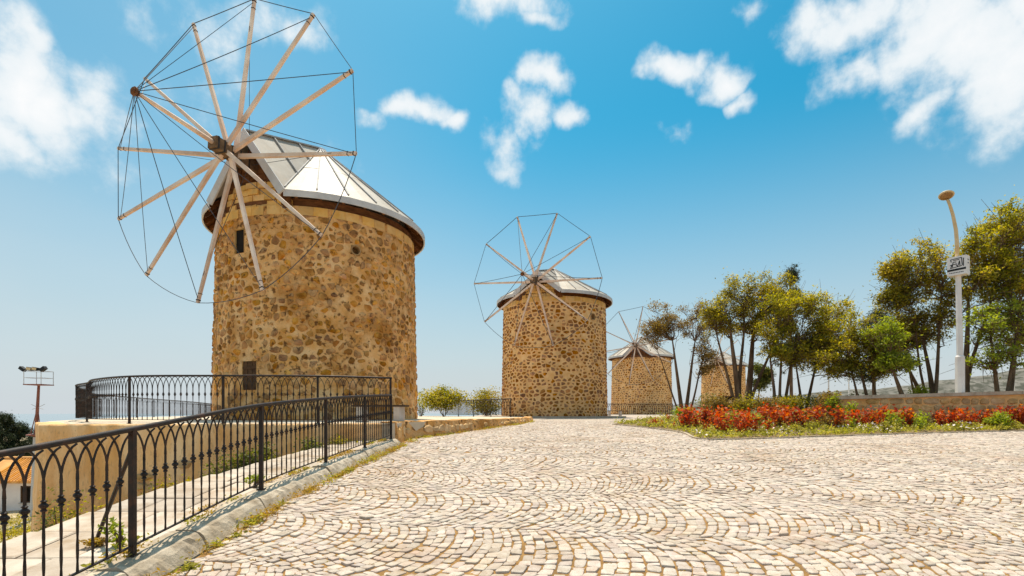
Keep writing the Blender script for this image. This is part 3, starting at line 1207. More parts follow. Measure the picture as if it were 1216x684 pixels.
def rubble_cells(width, z0, z1, rowh, ratio, gap, rnd=.22):
    """irregular close-fitting stones on an unrolled wall of the given width (it wraps round)"""
    rows, z = [], z0
    while z < z1:
        h = rng.uniform(*rowh)
        w = h * .5 * (ratio[0] + ratio[1])
        n = max(6, int(width / w))
        x = (np.arange(n) + rng.uniform(0, 1)) * width / n + rng.uniform(-.40, .40, n) * w
        rows.append(np.stack([x, z + h / 2 + rng.uniform(-.34, .34, n) * h, np.full(n, h)], 1))
        z += h
    P = np.concatenate(rows)
    an = .5 * (ratio[0] + ratio[1]) * .85                  # wider than high
    U = P[:, :2] / np.array([an, 1.0])
    W = width / an
    cells = []
    big = max(rowh) * 2.6
    order = np.argsort(U[:, 1])
    zs = U[order, 1]
    for k in range(len(U)):
        x, y = U[k]
        lo, hi = np.searchsorted(zs, (y - big, y + big))
        nb = order[lo:hi]
        dx = U[nb, 0] - x
        dx = (dx + W / 2) % W - W / 2
        dy = U[nb, 1] - y
        d2 = dx * dx + dy * dy
        o = np.argsort(d2)[1:15]
        r_ = big * .42
        poly = [(-r_, -r_), (r_, -r_), (r_, r_), (-r_, r_)]
        g = gap * rng.uniform(.6, 1.7) / 2
        for q in o:
            d = math.sqrt(d2[q])
            if d < 1e-6:
                continue
            poly = clip_half(poly, dx[q] / d, dy[q] / d, d / 2 - g)
            if len(poly) < 3:
                break
        if len(poly) < 3:
            continue
        p = np.array(poly) * np.array([an, 1.0])
        # keep inside the wall and round the corners
        p[:, 1] = np.clip(p[:, 1], z0 - P[k, 1], z1 - P[k, 1])
        nx_ = np.roll(p, -1, 0)
        p = np.stack([p * (1 - rnd) + nx_ * rnd, p * rnd + nx_ * (1 - rnd)], 1).reshape(-1, 2)
        c = p.mean(0)
        p = p - c
        p = p * (1 + rng.normal(0, .05, (len(p), 1)))
        w, h = np.ptp(p[:, 0]), np.ptp(p[:, 1])
        if w < .07 or h < .06:
            continue
        cells.append((P[k, 0] + c[0], P[k, 1] + c[1], p, w, h))
    return cells


def stone_from_cell(p, dep):
    n = len(p)
    rings = []
    for sc, dp in ((1.0, -.015), (.90, dep * .62), (.62, dep)):
        q = p * sc
        rings.append(np.stack([q[:, 0], np.full(n, -dp) + (rng.normal(0, dep * .16, n) if dp > 0 else 0), q[:, 1]], 1))
    rings.append(np.array([[0, -dep * rng.uniform(.85, 1.2), 0]]))
    V = np.concatenate(rings)
    F4 = [(l * n + k, l * n + (k + 1) % n, (l + 1) * n + (k + 1) % n, (l + 1) * n + k) for l in range(2) for k in range(n)]
    F3 = [(2 * n + k, 2 * n + (k + 1) % n, 3 * n) for k in range(n)]
    return V, F4, F3


def windmill(label, C, zb, Rb, Rt, wall_top, Re, eave, apex, az, gh, gable, wheel, style, openings=(), rowh=(.24, .36), ratio=(1.0, 1.6),
             singles=300, cover=.8, group=None, npan=22, gap=.05, smear=.2, rnd=.2, detail=True, sag=1.0):
    cx, cy = C
    t = thing('windmill', label, 'windmill', (cx, cy, zb), group)
    mort, ston, dep = style
    dirv = lambda th: Vector((math.sin(th), -math.cos(th), 0))
    R_at = lambda z: Rb + (Rt - Rb) * (z - zb) / (wall_top - zb)
    cc = Vector((cx, cy, 0))
    # openings given as photo pixels -> angle and height on the drum
    ops = []
    for (px, py, w, h, kind) in openings:
        dx, dz = (px - PCX) / FPX, (PHY - py) / FPX
        R = (Rb + Rt) / 2
        a, b, c = dx * dx + 1, -2 * (dx * cx + cy), cx * cx + cy * cy - R * R
        y = (-b - math.sqrt(b * b - 4 * a * c)) / (2 * a)
        X, Y, Zz = dx * y, y, dz * y
        ops.append((math.atan2(X - cx, -(Y - cy)), Zz, w / 2, h / 2, kind))
    # ---- drum
    ths = list(np.linspace(-math.pi, math.pi, 145)[:-1])
    zs = list(np.linspace(zb - .4, wall_top, 40))
    for (th, z, w, h, k) in ops:
        a = w / Rt
        ths = [q for q in ths if not (th - a - .012 < q < th + a + .012)] + [th - a, th + a]
        zs = [q for q in zs if not (z - h - .05 < q < z + h + .05)] + [z - h, z + h]
    ths, zs = sorted(ths), sorted(zs)
    nt, nz = len(ths), len(zs)
    TH, ZZ = np.meshgrid(ths, zs)
    RR = R_at(ZZ) + rng.normal(0, .006, TH.shape) + .012 * np.sin(TH * 9 + ZZ * 2.1) * np.sin(ZZ * 3 + TH * 4)
    for (th, z, w, h, k) in ops:
        near = (np.abs(TH - th) < w / Rt + .02) & (np.abs(ZZ - z) < h + .04)
        RR[near] = R_at(z)
    V = np.stack([cx + RR * np.sin(TH), cy - RR * np.cos(TH), ZZ], -1).reshape(-1, 3)
    idx = np.arange(nt * nz).reshape(nz, nt)
    F = []
    for i in range(nz - 1):
        zm = (zs[i] + zs[i + 1]) / 2
        for j in range(nt):
            j2 = (j + 1) % nt
            tm = (ths[j] + ths[j2]) / 2 if j2 else math.pi
            if any(abs(tm - o[0]) < o[2] / Rt and abs(zm - o[1]) < o[3] for o in ops):
                continue
            F.append((idx[i, j], idx[i, j2], idx[i + 1, j2], idx[i + 1, j]))
    wall = npmesh('wall', V, [np.array(F)], mort, t, smooth=True)
    # ---- stones of the drum
    recs = []
    ztop = wall_top - (.30 if detail else .02)
    Rm = (Rb + Rt) / 2
    for (x, z, p, w, h) in rubble_cells(2 * math.pi * Rm, zb + .01, ztop, rowh, ratio, gap, rnd):
        tc = (x / Rm + math.pi) % (2 * math.pi) - math.pi
        fr = (z - zb) / (wall_top - zb)
        if rng.random() > (cover(fr) if callable(cover) else cover):
            continue
        if any(abs(tc - o[0]) < (o[2] + w * .55) / Rm and abs(z - o[1]) < o[3] + h * .55 for o in ops):
            continue
        if rng.random() < smear:                            # half buried in mortar
            p, w, h = p * rng.uniform(.5, .8), w * .65, h * .65
        recs.append((tc, z, p, w * h, dep * rng.uniform(.45, 1.4)))
    tocam = math.atan2(-cx, cy)
    cand = sorted([r_ for r_ in recs if math.cos(r_[0] - tocam) > .22], key=lambda r_: -r_[3])
    one = set(id(r_) for r_ in cand[:singles])
    Vs, F4s, F3s, k = [], [], [], 0
    for r_ in recs:
        tc, zc_, p, _, dp = r_
        R = R_at(zc_)
        q = Vector((math.sin(tc) * (R - .004), -math.cos(tc) * (R - .004), zc_ - zb))
        V0, F4, F3 = stone_from_cell(p, dp)
        if id(r_) in one:
            me = bpy.data.meshes.new('stone')
            me.from_pydata(V0.tolist(), [], F4 + F3)
            o = link('stone', me, ston, wall, tuple(q), smooth=True)
            o.rotation_euler = (0, 0, tc)
        else:
            ct, st = math.cos(tc), math.sin(tc)
            x, y, zz = V0[:, 0], V0[:, 1], V0[:, 2]
            Vs.append(np.stack([cx + q.x + x * ct - y * st, cy + q.y + x * st + y * ct, zb + q.z + zz], 1))
            F4s.append(np.array(F4) + k)
            F3s.append(np.array(F3) + k)
            k += len(V0)
    if Vs:
        o = npmesh('rubble_stones', np.concatenate(Vs), [np.concatenate(F4s), np.concatenate(F3s)], ston, wall, smooth=True)
        o['kind'] = 'stuff'
    # ---- windows
    for (th, z, w, h, kind) in ops:
        d = dirv(th)
        sx = Vector((math.cos(th), math.sin(th), 0))
        R = R_at(z)
        mid = cc + d * (R + .004) + Vector((0, 0, z))
        dp = .15
        Q = lambda a, b, c_: mid + sx * (a * w) + Vector((0, 0, b * h)) - d * c_
        mb = MB()
        co = [(-1, -1), (1, -1), (1, 1), (-1, 1)]
        mb.add([Q(a, b, 0) for a, b in co] + [Q(a, b, dp) for a, b in co], [(i, i + 4, (i + 1) % 4 + 4, (i + 1) % 4) for i in range(4)])
        wn = mb.build('window', 'ashlar', t)
        if kind == 'hole':
            mb = MB()
            n = 14
            ri, ro = w * .90, w * 1.16
            vs = []
            for (r_, c_) in ((ro, 0.0), (ro, -.035), (ri, -.035), (ri, .30)):
                for j in range(n):
                    a = 2 * math.pi * j / n
                    vs.append(mid + sx * (r_ * math.cos(a)) + Vector((0, 0, r_ * math.sin(a))) - d * c_)
            fs = [(l * n + j, l * n + (j + 1) % n, (l + 1) * n + (j + 1) % n, (l + 1) * n + j) for l in range(3) for j in range(n)]
            fs.append(tuple(range(3 * n, 4 * n)))
            mb.add(vs, fs)
            mb.build('pipe_ring', 'clay', wn)
        else:
            mb = MB()
            M = Matrix.Rotation(th, 3, 'Z')
            c_ = Q(0, 0, .085)
            mb.box(c_, (2 * w - .01, .03, 2 * h - .01), M)
            mb.build('shade_panel', 'dark', wn)  # dark panel standing in for the unlit inside of the opening
            if kind == 'shutter':
                for k_ in range(3):
                    mb = MB()
                    mb.box(Q(-.66 + .66 * k_, 0, .055), (w * .60, .03, 2 * h - .03), M)
                    mb.build('shutter_board', 'shutter', wn)
                mb = MB()
                mb.box(Q(0, .55, .035), (2 * w - .02, .03, .07), M)
                mb.box(Q(0, -.55, .035), (2 * w - .02, .03, .07), M)
                mb.build('shutter_brace', 'shutter', wn)
            else:
                mb = MB()
                mb.box(Q(.8, 0, .05), (w * .14, .04, 2 * h - .02), M)
                mb.build('window_bar', 'shutter', wn)
    # ---- top course of squared blocks with rafter pockets
    if detail:
        n = 44
        for k_ in range(n):
            a0 = 2 * math.pi * k_ / n
            wd = 2 * math.pi / n
            pocket = .12 / Rt if k_ % 2 else .012 / Rt
            mb = MB()
            vs = []
            for (r_, zz) in ((Rt - .1, wall_top - .29), (Rt + .022, wall_top - .285), (Rt + .018, wall_top - .008), (Rt - .1, wall_top)):
                for q in np.linspace(a0 + pocket * .5, a0 + wd - (.12 / Rt if (k_ + 1) % 2 else .012 / Rt) * .5, 4):
                    vs.append(cc + dirv(q) * (r_ + rng.normal(0, .003)) + Vector((0, 0, zz)))
            fs = [(l * 4 + j, l * 4 + j + 1, l * 4 + 5 + j, l * 4 + 4 + j) for l in range(3) for j in range(3)]
            fs += [(0, 4, 8, 12), (15, 11, 7, 3)]
            mb.add(vs, fs)
            mb.build('course_block', 'ashlar', wall)
    # ---- wall plate, soffit, rafters
    mb = MB()
    n = 60
    vs = []
    for (r_, zz) in ((Rt - .16, wall_top - .31), (Rt - .10, wall_top - .02), (Rt - .06, wall_top + .26)):
        vs += [cc + dirv(2 * math.pi * j / n) * r_ + Vector((0, 0, zz)) for j in range(n)]
    mb.add(vs, [(l * n + j, l * n + (j + 1) % n, (l + 1) * n + (j + 1) % n, (l + 1) * n + j) for l in range(2) for j in range(n)])
    mb.build('wall_plate', 'eave_wood', t)
    ftop = eave + .21
    zc = lambda r_: ftop + (apex - ftop) * (1 - r_ / Re)
    a0, a1 = az + gh, az + 2 * math.pi - gh
    mb = MB()
    n = 58
    vs = []
    for (r_, zz) in ((Rt - .3, zc(Rt - .3) - .10), (Re - .03, zc(Re) - .10)):
        vs += [cc + dirv(a0 + (a1 - a0) * j / n) * r_ + Vector((0, 0, zz)) for j in range(n + 1)]
    mb.add(vs, [(j, j + 1, n + 2 + j, n + 1 + j) for j in range(n)])
    mb.build('soffit', 'eave_wood', t)
    nr = 30
    for k_ in range(nr if detail else 0):
        q = a0 + (a1 - a0) * (k_ + .5) / nr
        mb = MB()
        mb.bar(cc + dirv(q) * (Rt - .25) + Vector((0, 0, zc(Rt - .25) - .17)), cc + dirv(q) * (Re - .08) + Vector((0, 0, zc(Re) - .17)), .09, h0=.13, w1=.09)
        mb.build('rafter', 'eave_wood', t)
    # ---- roof: sheets between battens
    roof = bpy.data.objects.new('roof', None)
    roof.parent = t
    col.objects.link(roof)
    fr = [(.035 * Re, .52 * Re), (.515 * Re, Re)]
    for k_ in range(npan):
        q0, q1 = a0 + (a1 - a0) * k_ / npan, a0 + (a1 - a0) * (k_ + 1) / npan
        for li, (r0, r1) in enumerate(fr):
            up = .012 if li == 0 else 0
            mb = MB()
            vs = []
            for dz in (0, -.03):
                for r_ in (r0, r1):
                    for q in (q0, (q0 + q1) / 2, q1):
                        vs.append(cc + dirv(q) * r_ + Vector((0, 0, zc(r_) + dz + up + rng.normal(0, .004) * (dz == 0))))
            mb.add(vs, [(0, 1, 4, 3), (1, 2, 5, 4), (6, 9, 10, 7), (7, 10, 11, 8), (3, 4, 10, 9), (4, 5, 11, 10)])
            mb.build('roof_sheet', 'roof_sheet', roof)
    for k_ in range(npan + 1):
        q = a0 + (a1 - a0) * k_ / npan
        mb = MB()
        mb.bar(cc + dirv(q) * (.04 * Re) + Vector((0, 0, zc(.04 * Re) + .025)), cc + dirv(q) * (Re - .12) + Vector((0, 0, zc(Re - .12) + .022)), .05, h0=.06, w1=.05)
        mb.build('batten', 'roof_batten', roof)
    mb = MB()
    mb.lathe([(.04 * Re + .10, zc(.06 * Re)), (.05 * Re, zc(.02 * Re) + .02), (.02, apex + .05)], (cx, cy, 0), 12)
    mb.build('roof_cap', 'fascia', roof)
    mb = MB()
    n = 64
    vs = []
    for (r_, zz) in ((Re - .05, eave + .01), (Re, eave), (Re + .005, ftop - .01), (Re - .03, ftop + .012)):
        vs += [cc + dirv(a0 + (a1 - a0) * j / n) * r_ + Vector((0, 0, zz)) for j in range(n + 1)]
    mb.add(vs, [(l * (n + 1) + j, l * (n + 1) + j + 1, (l + 1) * (n + 1) + j + 1, (l + 1) * (n + 1) + j) for l in range(3) for j in range(n)])
    mb.build('fascia', 'fascia', roof)
    # ---- gable over the shaft
    A = cc + Vector((0, 0, apex - .02))
    ax = dirv(az)
    Pk = cc + ax * (Re - .27) + Vector((0, 0, gable))
    for sd in (1, -1):
        B = cc + dirv(az + sd * gh) * Re + Vector((0, 0, ftop))
        nrm = (Pk - B).cross(A - B).normalized()
        if nrm.z < 0:
            nrm = -nrm
        cuts = 3
        for i in range(cuts):
            f0, f1 = i / cuts, (i + 1) / cuts
            p = [B.lerp(A, .985 * f0), B.lerp(A, .985 * f1), Pk.lerp(A, .985 * f1), Pk.lerp(A, .985 * f0)]
            up = .004 * i
            mb = MB()
            mb.add([q + nrm * up for q in p] + [q - nrm * (.03) for q in p], [(0, 1, 2, 3), (7, 6, 5, 4), (0, 4, 5, 1), (2, 6, 7, 3), (0, 3, 7, 4)])
            mb.build('gable_sheet', 'roof_sheet', roof)
            if i:
                mb = MB()
                mb.bar(p[0] + nrm * .035, p[3] + nrm * .035, .05, h0=.05, up=nrm)
                mb.build('batten', 'roof_batten', roof)
        out = ax * .06
        mb = MB()
        d = (Pk - B).normalized()
        sidev = d.cross(ax).normalized()
        if sidev.z < 0:
            sidev = -sidev
        b0, b1 = B + out - d * .06, Pk + out
        hh = .26
        vs = []
        for o_ in (0, -.055):
            vs += [b0 + sidev * .06 + ax * o_, b1 + Vector((0, 0, .08)) + ax * o_, b1 - Vector((0, 0, hh * 1.15)) + ax * o_, b0 - sidev * (hh - .06) + ax * o_]
        mb.add(vs, [(0, 1, 2, 3), (7, 6, 5, 4), (0, 4, 5, 1), (2, 6, 7, 3), (0, 3, 7, 4), (1, 5, 6, 2)])
        mb.build('barge_board', 'fascia', roof)
    mb = MB()
    mb.bar(Pk + Vector((0, 0, .02)), A + Vector((0, 0, .03)), .16, h0=.045, w1=.14)
    mb.build('ridge_cap', 'roof_batten', roof)
    gb = bpy.data.objects.new('gable', None)
    gb.parent = t
    col.objects.link(gb)
    hw0 = Re * math.sin(gh)
    hwz = lambda z_: hw0 * (1 - (z_ - ftop) / (gable - ftop))
    nb = 9
    sxv = Vector((math.cos(az), math.sin(az), 0))
    dg = Rt * math.cos(gh) - .05
    for i in range(nb):                                   # vertical boards behind the shaft
        xa, xb = -hw0 + 2 * hw0 * i / nb, -hw0 + 2 * hw0 * (i + 1) / nb
        top = lambda x: ftop + (gable - ftop) * (1 - abs(x) / hw0) - .14
        mb = MB()
        g = rng.uniform(0, .02)
        pts = []
        xs_ = [xa + .008, xb - .008] if xa * xb >= 0 else [xa + .008, 0, xb - .008]
        low = [cc + sxv * x + ax * (dg + .12 + g) + Vector((0, 0, wall_top - .1)) for x in xs_]
        upp = [cc + sxv * x + ax * (dg + .12 + g) + Vector((0, 0, max(top(x), wall_top))) for x in xs_]
        ring = low + upp[::-1]
        m_ = len(ring)
        mb.add(ring + [q - ax * .04 for q in ring], [tuple(range(m_)), tuple(range(2 * m_ - 1, m_ - 1, -1))] + [(j, (j + 1) % m_, (j + 1) % m_ + m_, j + m_) for j in range(m_)])
        mb.build('board', 'eave_wood', gb)
    if detail:
        row, zr = 0, wall_top + .005
        while zr + .2 < gable - .75 and row < 4:
            hwr = hwz(zr + .12) - .20
            if hwr < .25:
                break
            aa = math.asin(min(.95, hwr / Rt))
            n = max(2, int(round(2 * aa * Rt / .42)))
            cut = az - aa + 2 * aa * (np.arange(n + 1) / n + np.concatenate([[0], rng.uniform(-.25, .25, n - 1) / n, [0]]))
            for q0, q1 in zip(cut[:-1], cut[1:]):
                mb = MB()
                vs = []
                r_o = Rt - .04 + rng.uniform(-.05, .05)
                for (r_, zz) in ((Rt - .2, zr), (r_o, zr + .006), (r_o - .01, zr + .185), (Rt - .2, zr + .19)):
                    for q in np.linspace(q0 + .004, q1 - .004, 3):
                        vs.append(cc + dirv(q) * r_ + Vector((0, 0, zz + rng.normal(0, .004))))
                mb.add(vs, [(l * 3 + j, l * 3 + j + 1, l * 3 + 4 + j, l * 3 + 3 + j) for l in range(3) for j in range(2)] + [(0, 3, 6, 9), (11, 8, 5, 2)])
                mb.build('gable_stone', 'ashlar', gb)
            zr += .2
            row += 1
    # ---- shaft, spokes, wires
    n, s, tilt, r, ph, H, bl = wheel
    a = Vector((math.sin(az) * math.cos(tilt), -math.cos(az) * math.cos(tilt), math.sin(tilt)))
    hub = cc + ax * s + Vector((0, 0, H))
    u = sxv
    v = u.cross(a)
    if v.z < 0:
        v = -v
    mb = MB()
    mb.bar(hub - a * 1.6, hub + a * .50, .34, up=v)
    sh = mb.build('shaft', 'hub_wood', t)
    for k_ in (-.75, -.42, -.12, .18, .40):
        mb = MB()
        mb.bar(hub + a * k_, hub + a * (k_ + .05), .365, up=v)
        mb.build('iron_band', 'iron_band', sh)
    tipb = hub + a * bl
    mb = MB()
    mb.tube([hub + a * .40, hub + a * (bl * .6), tipb], [.072, .06, .05], 8)
    bw = mb.build('bowsprit', 'spoke_wood', t, smooth=True)
    mb = MB()
    mb.tube([tipb - a * .09, tipb + a * .05], [.085, .08], 8)
    mb.tube([tipb - a * .02, tipb + a * .02], [.12, .12], 8)
    mb.build('wire_head', 'eave_wood', bw)
    tips = []
    for k_ in range(n):
        th = ph + 2 * math.pi * k_ / n
        dv = u * math.cos(th) + v * math.sin(th)
        off = -.34 + .62 * ((k_ % (n // 2)) * 2 % (n // 2)) / (n // 2)
        root = hub + a * off
        tip = hub + dv * r
        tips.append(tip)
        mb = MB()
        dd = (tip - root).normalized()
        mb.bar(root + dd * .10, tip, .125, .085, up=a, h0=.10, h1=.075)
        sp_ = mb.build('spoke', 'spoke_wood', t)
        mb = MB()
        mb.bar(tip - dd * .10, tip - dd * .07, .105, up=a, h0=.095)
        mb.build('tip_binding', 'iron_band', sp_)
        mb = MB()
        mb.bar(tip - dd * .30, tip - dd * .285, .108, up=a, h0=.098)
        mb.build('tip_binding', 'iron_band', sp_)
    wr = .0115 * (1 if cy < 25 else (1.5 if cy < 50 else 2.2))
    for k_ in range(n):
        p, q = tips[k_], tips[(k_ + 1) % n]
        mb = MB()
        sg = rng.uniform(.01, .03) * sag
        if min(p.z, q.z) < H - r * .6:
            sg = .12
        mid = (p + q) / 2 + ((p + q) / 2 - hub).normalized() * (sg if min(p.z, q.z) < H - r * .6 else 0) - Vector((0, 0, sg))
        pts = [p.lerp(mid, f).lerp(mid.lerp(q, f), f) for f in np.linspace(0, 1, 7)]
        mb.tube(pts, wr, 4)
        mb.build('rim_wire', 'wire', t)
        mb = MB()
        sg = rng.choice([.02, .06, .35]) * sag
        if abs(p.z - tipb.z) > 3.6:
            sg = .03
        mid = (p + tipb) / 2 - Vector((0, 0, sg * 2))
        pts = [tipb.lerp(mid, f).lerp(mid.lerp(p - (p - hub).normalized() * .1, f), f) for f in np.linspace(0, 1, 10)]
        mb.tube(pts, wr * .9, 4)
        mb.build('stay_wire', 'wire', t)
    # two braces from the spokes back to the shaft
    for k_ in range(0, n, 3):
        p = hub.lerp(tips[k_], .82)
        mb = MB()
        mb.tube([p, hub - a * .9], wr * .7, 4)
        mb.build('back_stay', 'wire', t)
    return t


windmill('largest windmill of weathered tan rubble on the railed terrace, with two small windows', (-7.39, 20.19), TERR, 3.66, 3.52, 6.62, 3.97, 6.74, 10.2, -.313, .383, 9.0,
         (12, 4.42, .059, 4.742, -.174, 8.02, 2.83), ('mortar_old', 'rubble_old', .036),
         openings=[(282.5, 286, .44, .78, 'bar'), (297, 446, .56, .92, 'shutter'), (423, 297, .30, .30, 'hole')], rowh=(.17, .31), ratio=(1.0, 1.5), gap=.05, smear=.35,
         cover=lambda f: .72 + .2 * min(1, f * 1.3))
w2 = windmill('second windmill, brown stones set in cream mortar, with ten bare spokes', MILL2, TERR, 3.62, 3.50, 7.32, 3.98, 7.42, 9.95, -.375, .40, 8.9,
              (10, 4.05, -.06, 4.2, -.05, 8.18, 2.3), ('mortar_new', 'rubble_brown', .035), rowh=(.17, .26), ratio=(1.2, 1.9), gap=.062, smear=.25, rnd=.10, cover=.93, openings=[(704.6, 376, .40, .40, 'hole')])
windmill('third windmill along the ridge, half hidden by the brown-leaved tree', (15.6, 63.0), rh(60) - .05, 3.6, 3.45, 6.35, 3.95, 6.45, 9.2, -.38, .40, 8.0,
         (10, 4.3, .0, 4.45, .14, 7.56, 2.0), ('mortar_new', 'rubble_brown', .022), rowh=(.2, .3), ratio=(1.1, 1.6), gap=.08, cover=.92, singles=0, detail=False)
windmill('farthest windmill, seen between tree trunks above the hedge', (36.0, 89.0), -.3, 3.6, 3.45, 7.7, 3.95, 7.8, 10.4, -.62, .40, 9.2,
         (10, 4.3, .0, 4.45, .1, 8.7, 2.0), ('mortar_new', 'rubble_brown', .022), rowh=(.24, .34), ratio=(1.1, 1.6), gap=.08, cover=.92, singles=0, detail=False)

# podium of the second mill
pod = []
for q in np.linspace(0, 2 * math.pi, 48, endpoint=False):
    pod.append((MILL2[0] + 4.9 * math.sin(q), MILL2[1] - 4.9 * math.cos(q)))
prism('mill_podium', pod, TERR + .02, -1.2, 'coping')
prism('mill_podium.001', [(15.6 + 5.0 * math.sin(q), 63.0 - 5.0 * math.cos(q)) for q in np.linspace(0, 2 * math.pi, 40, endpoint=False)], rh(60) - .02, -2.0, 'coping')


# ------------------------------------------------------------------ stone bench wall of the raised planting
def make_planter():
    t = thing('planter_wall', 'stone planter wall with pale coping behind the flower bed', 'wall', (16, 18.6, -.2))
    runs = [((11.7, 18.6), (25.0, 18.6))]
    for (a, b) in runs:
        L = math.dist(a, b)
        d = Vector((b[0] - a[0], b[1] - a[1], 0)) / L
        nrm = Vector((d.y, -d.x, 0))
        topz = lambda s: GW(a[0] + d.x * s)
        mb = MB()
        n = 20
        vs = []
        for i in range(n + 1):
            s = L * i / n
            p = Vector((a[0], a[1], 0)) + d * s
            for (o, z) in ((.0, -.6), (.0, topz(s) - .13), (-.36, topz(s) - .13), (-.36, -.6)):
                vs.append(p + nrm * o + Vector((0, 0, z)))
        fs = [(i * 4 + j, i * 4 + (j + 1) % 4, i * 4 + 4 + (j + 1) % 4, i * 4 + 4 + j) for i in range(n) for j in range(4)] + [(0, 1, 2, 3)]
        mb.add(vs, fs)
        mb.build('core', 'mortar_new', t)
        s = -.08 if d.x > .5 else 0
        while s < L - .1:                                   # coping slabs
            l = min(rng.uniform(1.1, 1.7), L - s)
            p0 = Vector((a[0], a[1], topz(max(s, 0)) - .065)) + d * (s + .006)
            p1 = Vector((a[0], a[1], topz(s + l) - .065)) + d * (s + l - .006)
            mb = MB()
            mb.bar(p0 - nrm * .16, p1 - nrm * .16, .50, h0=.125 + rng.uniform(-.006, .006))
            mb.build('coping_slab', 'coping', t)
            s += l
        z = -.45
        while z < .9:                                       # rubble facing
            rh_ = rng.uniform(.2, .3)
            s = rng.uniform(-.1, .1)
            while s < L:
                w = rng.uniform(.28, .62)
                sm = s + w / 2
                if 0 < sm < L and z + rh_ * .9 < topz(sm) - .12 and z + rh_ > bed_h(a[0] + d.x * sm, 18.6) - .1:
                    V, F4, F3 = stone_blob(w * .95, rh_ * .93, .035, 9, .12, .7)
                    p = Vector((a[0], a[1], 0)) + d * sm
                    c, s_ = d.x, d.y
                    X = p.x + V[:, 0] * c - V[:, 1] * s_
                    Y = p.y + V[:, 0] * s_ + V[:, 1] * c
                    m2 = MB()
                    m2.add(np.stack([X, Y, z + rh_ / 2 + V[:, 2]], 1), F4 + F3)
                    m2.build('stone', 'planter_stone', t)
                s += w
            z += rh_


make_planter()


# ------------------------------------------------------------------ leaves
def leaf_arrays(C, size, asp=.55, up=.35, spread=None):
    """one folded leaf of two triangles at each point of C"""
    n = len(C)
    a = rng.normal(0, 1, (n, 3))
    a[:, 2] *= .7
    a /= np.linalg.norm(a, axis=1)[:, None]
    b = rng.normal(0, 1, (n, 3))
    b[:, 2] += 0
    b -= (b * a).sum(1)[:, None] * a
    b /= np.linalg.norm(b, axis=1)[:, None] + 1e-9
    # let the blades lie rather flat
    nn = np.cross(a, b)
    flip = rng.random(n) < up
    b[flip] = np.cross(np.array([0, 0, 1.0]), a[flip])
    b /= np.linalg.norm(b, axis=1)[:, None] + 1e-9
    s = size * rng.uniform(.6, 1.35, n)[:, None]
    V = np.stack([C - a * s * .5, C + b * s * asp * .5, C + a * s * .5, C - b * s * asp * .5], 1)
    return V


def leaves(name, C, size, m, parent=None, asp=.55, up=.35, loc=None):
    V = leaf_arrays(np.asarray(C, float), size, asp, up)
    n = len(V)
    i = np.arange(n)[:, None] * 4
    F = np.concatenate([i + np.array([[0, 1, 2]]), i + np.array([[0, 2, 3]])])
    # keep each leaf one island: two triangles sharing the midrib
    return npmesh(name, V.reshape(-1, 3), [F], m, parent, loc)


def clump_points(centers, radii, per, flat=.75):
    P = []
    for c, r in zip(centers, radii):
        n = int(per * (r / .5) ** 2)
        q = rng.normal(0, 1, (n, 3))
        q /= np.linalg.norm(q, axis=1)[:, None]
        q *= (rng.random((n, 1)) ** .5) * r
        q[:, 2] *= flat
        P.append(q + c)
    return np.concatenate(P)


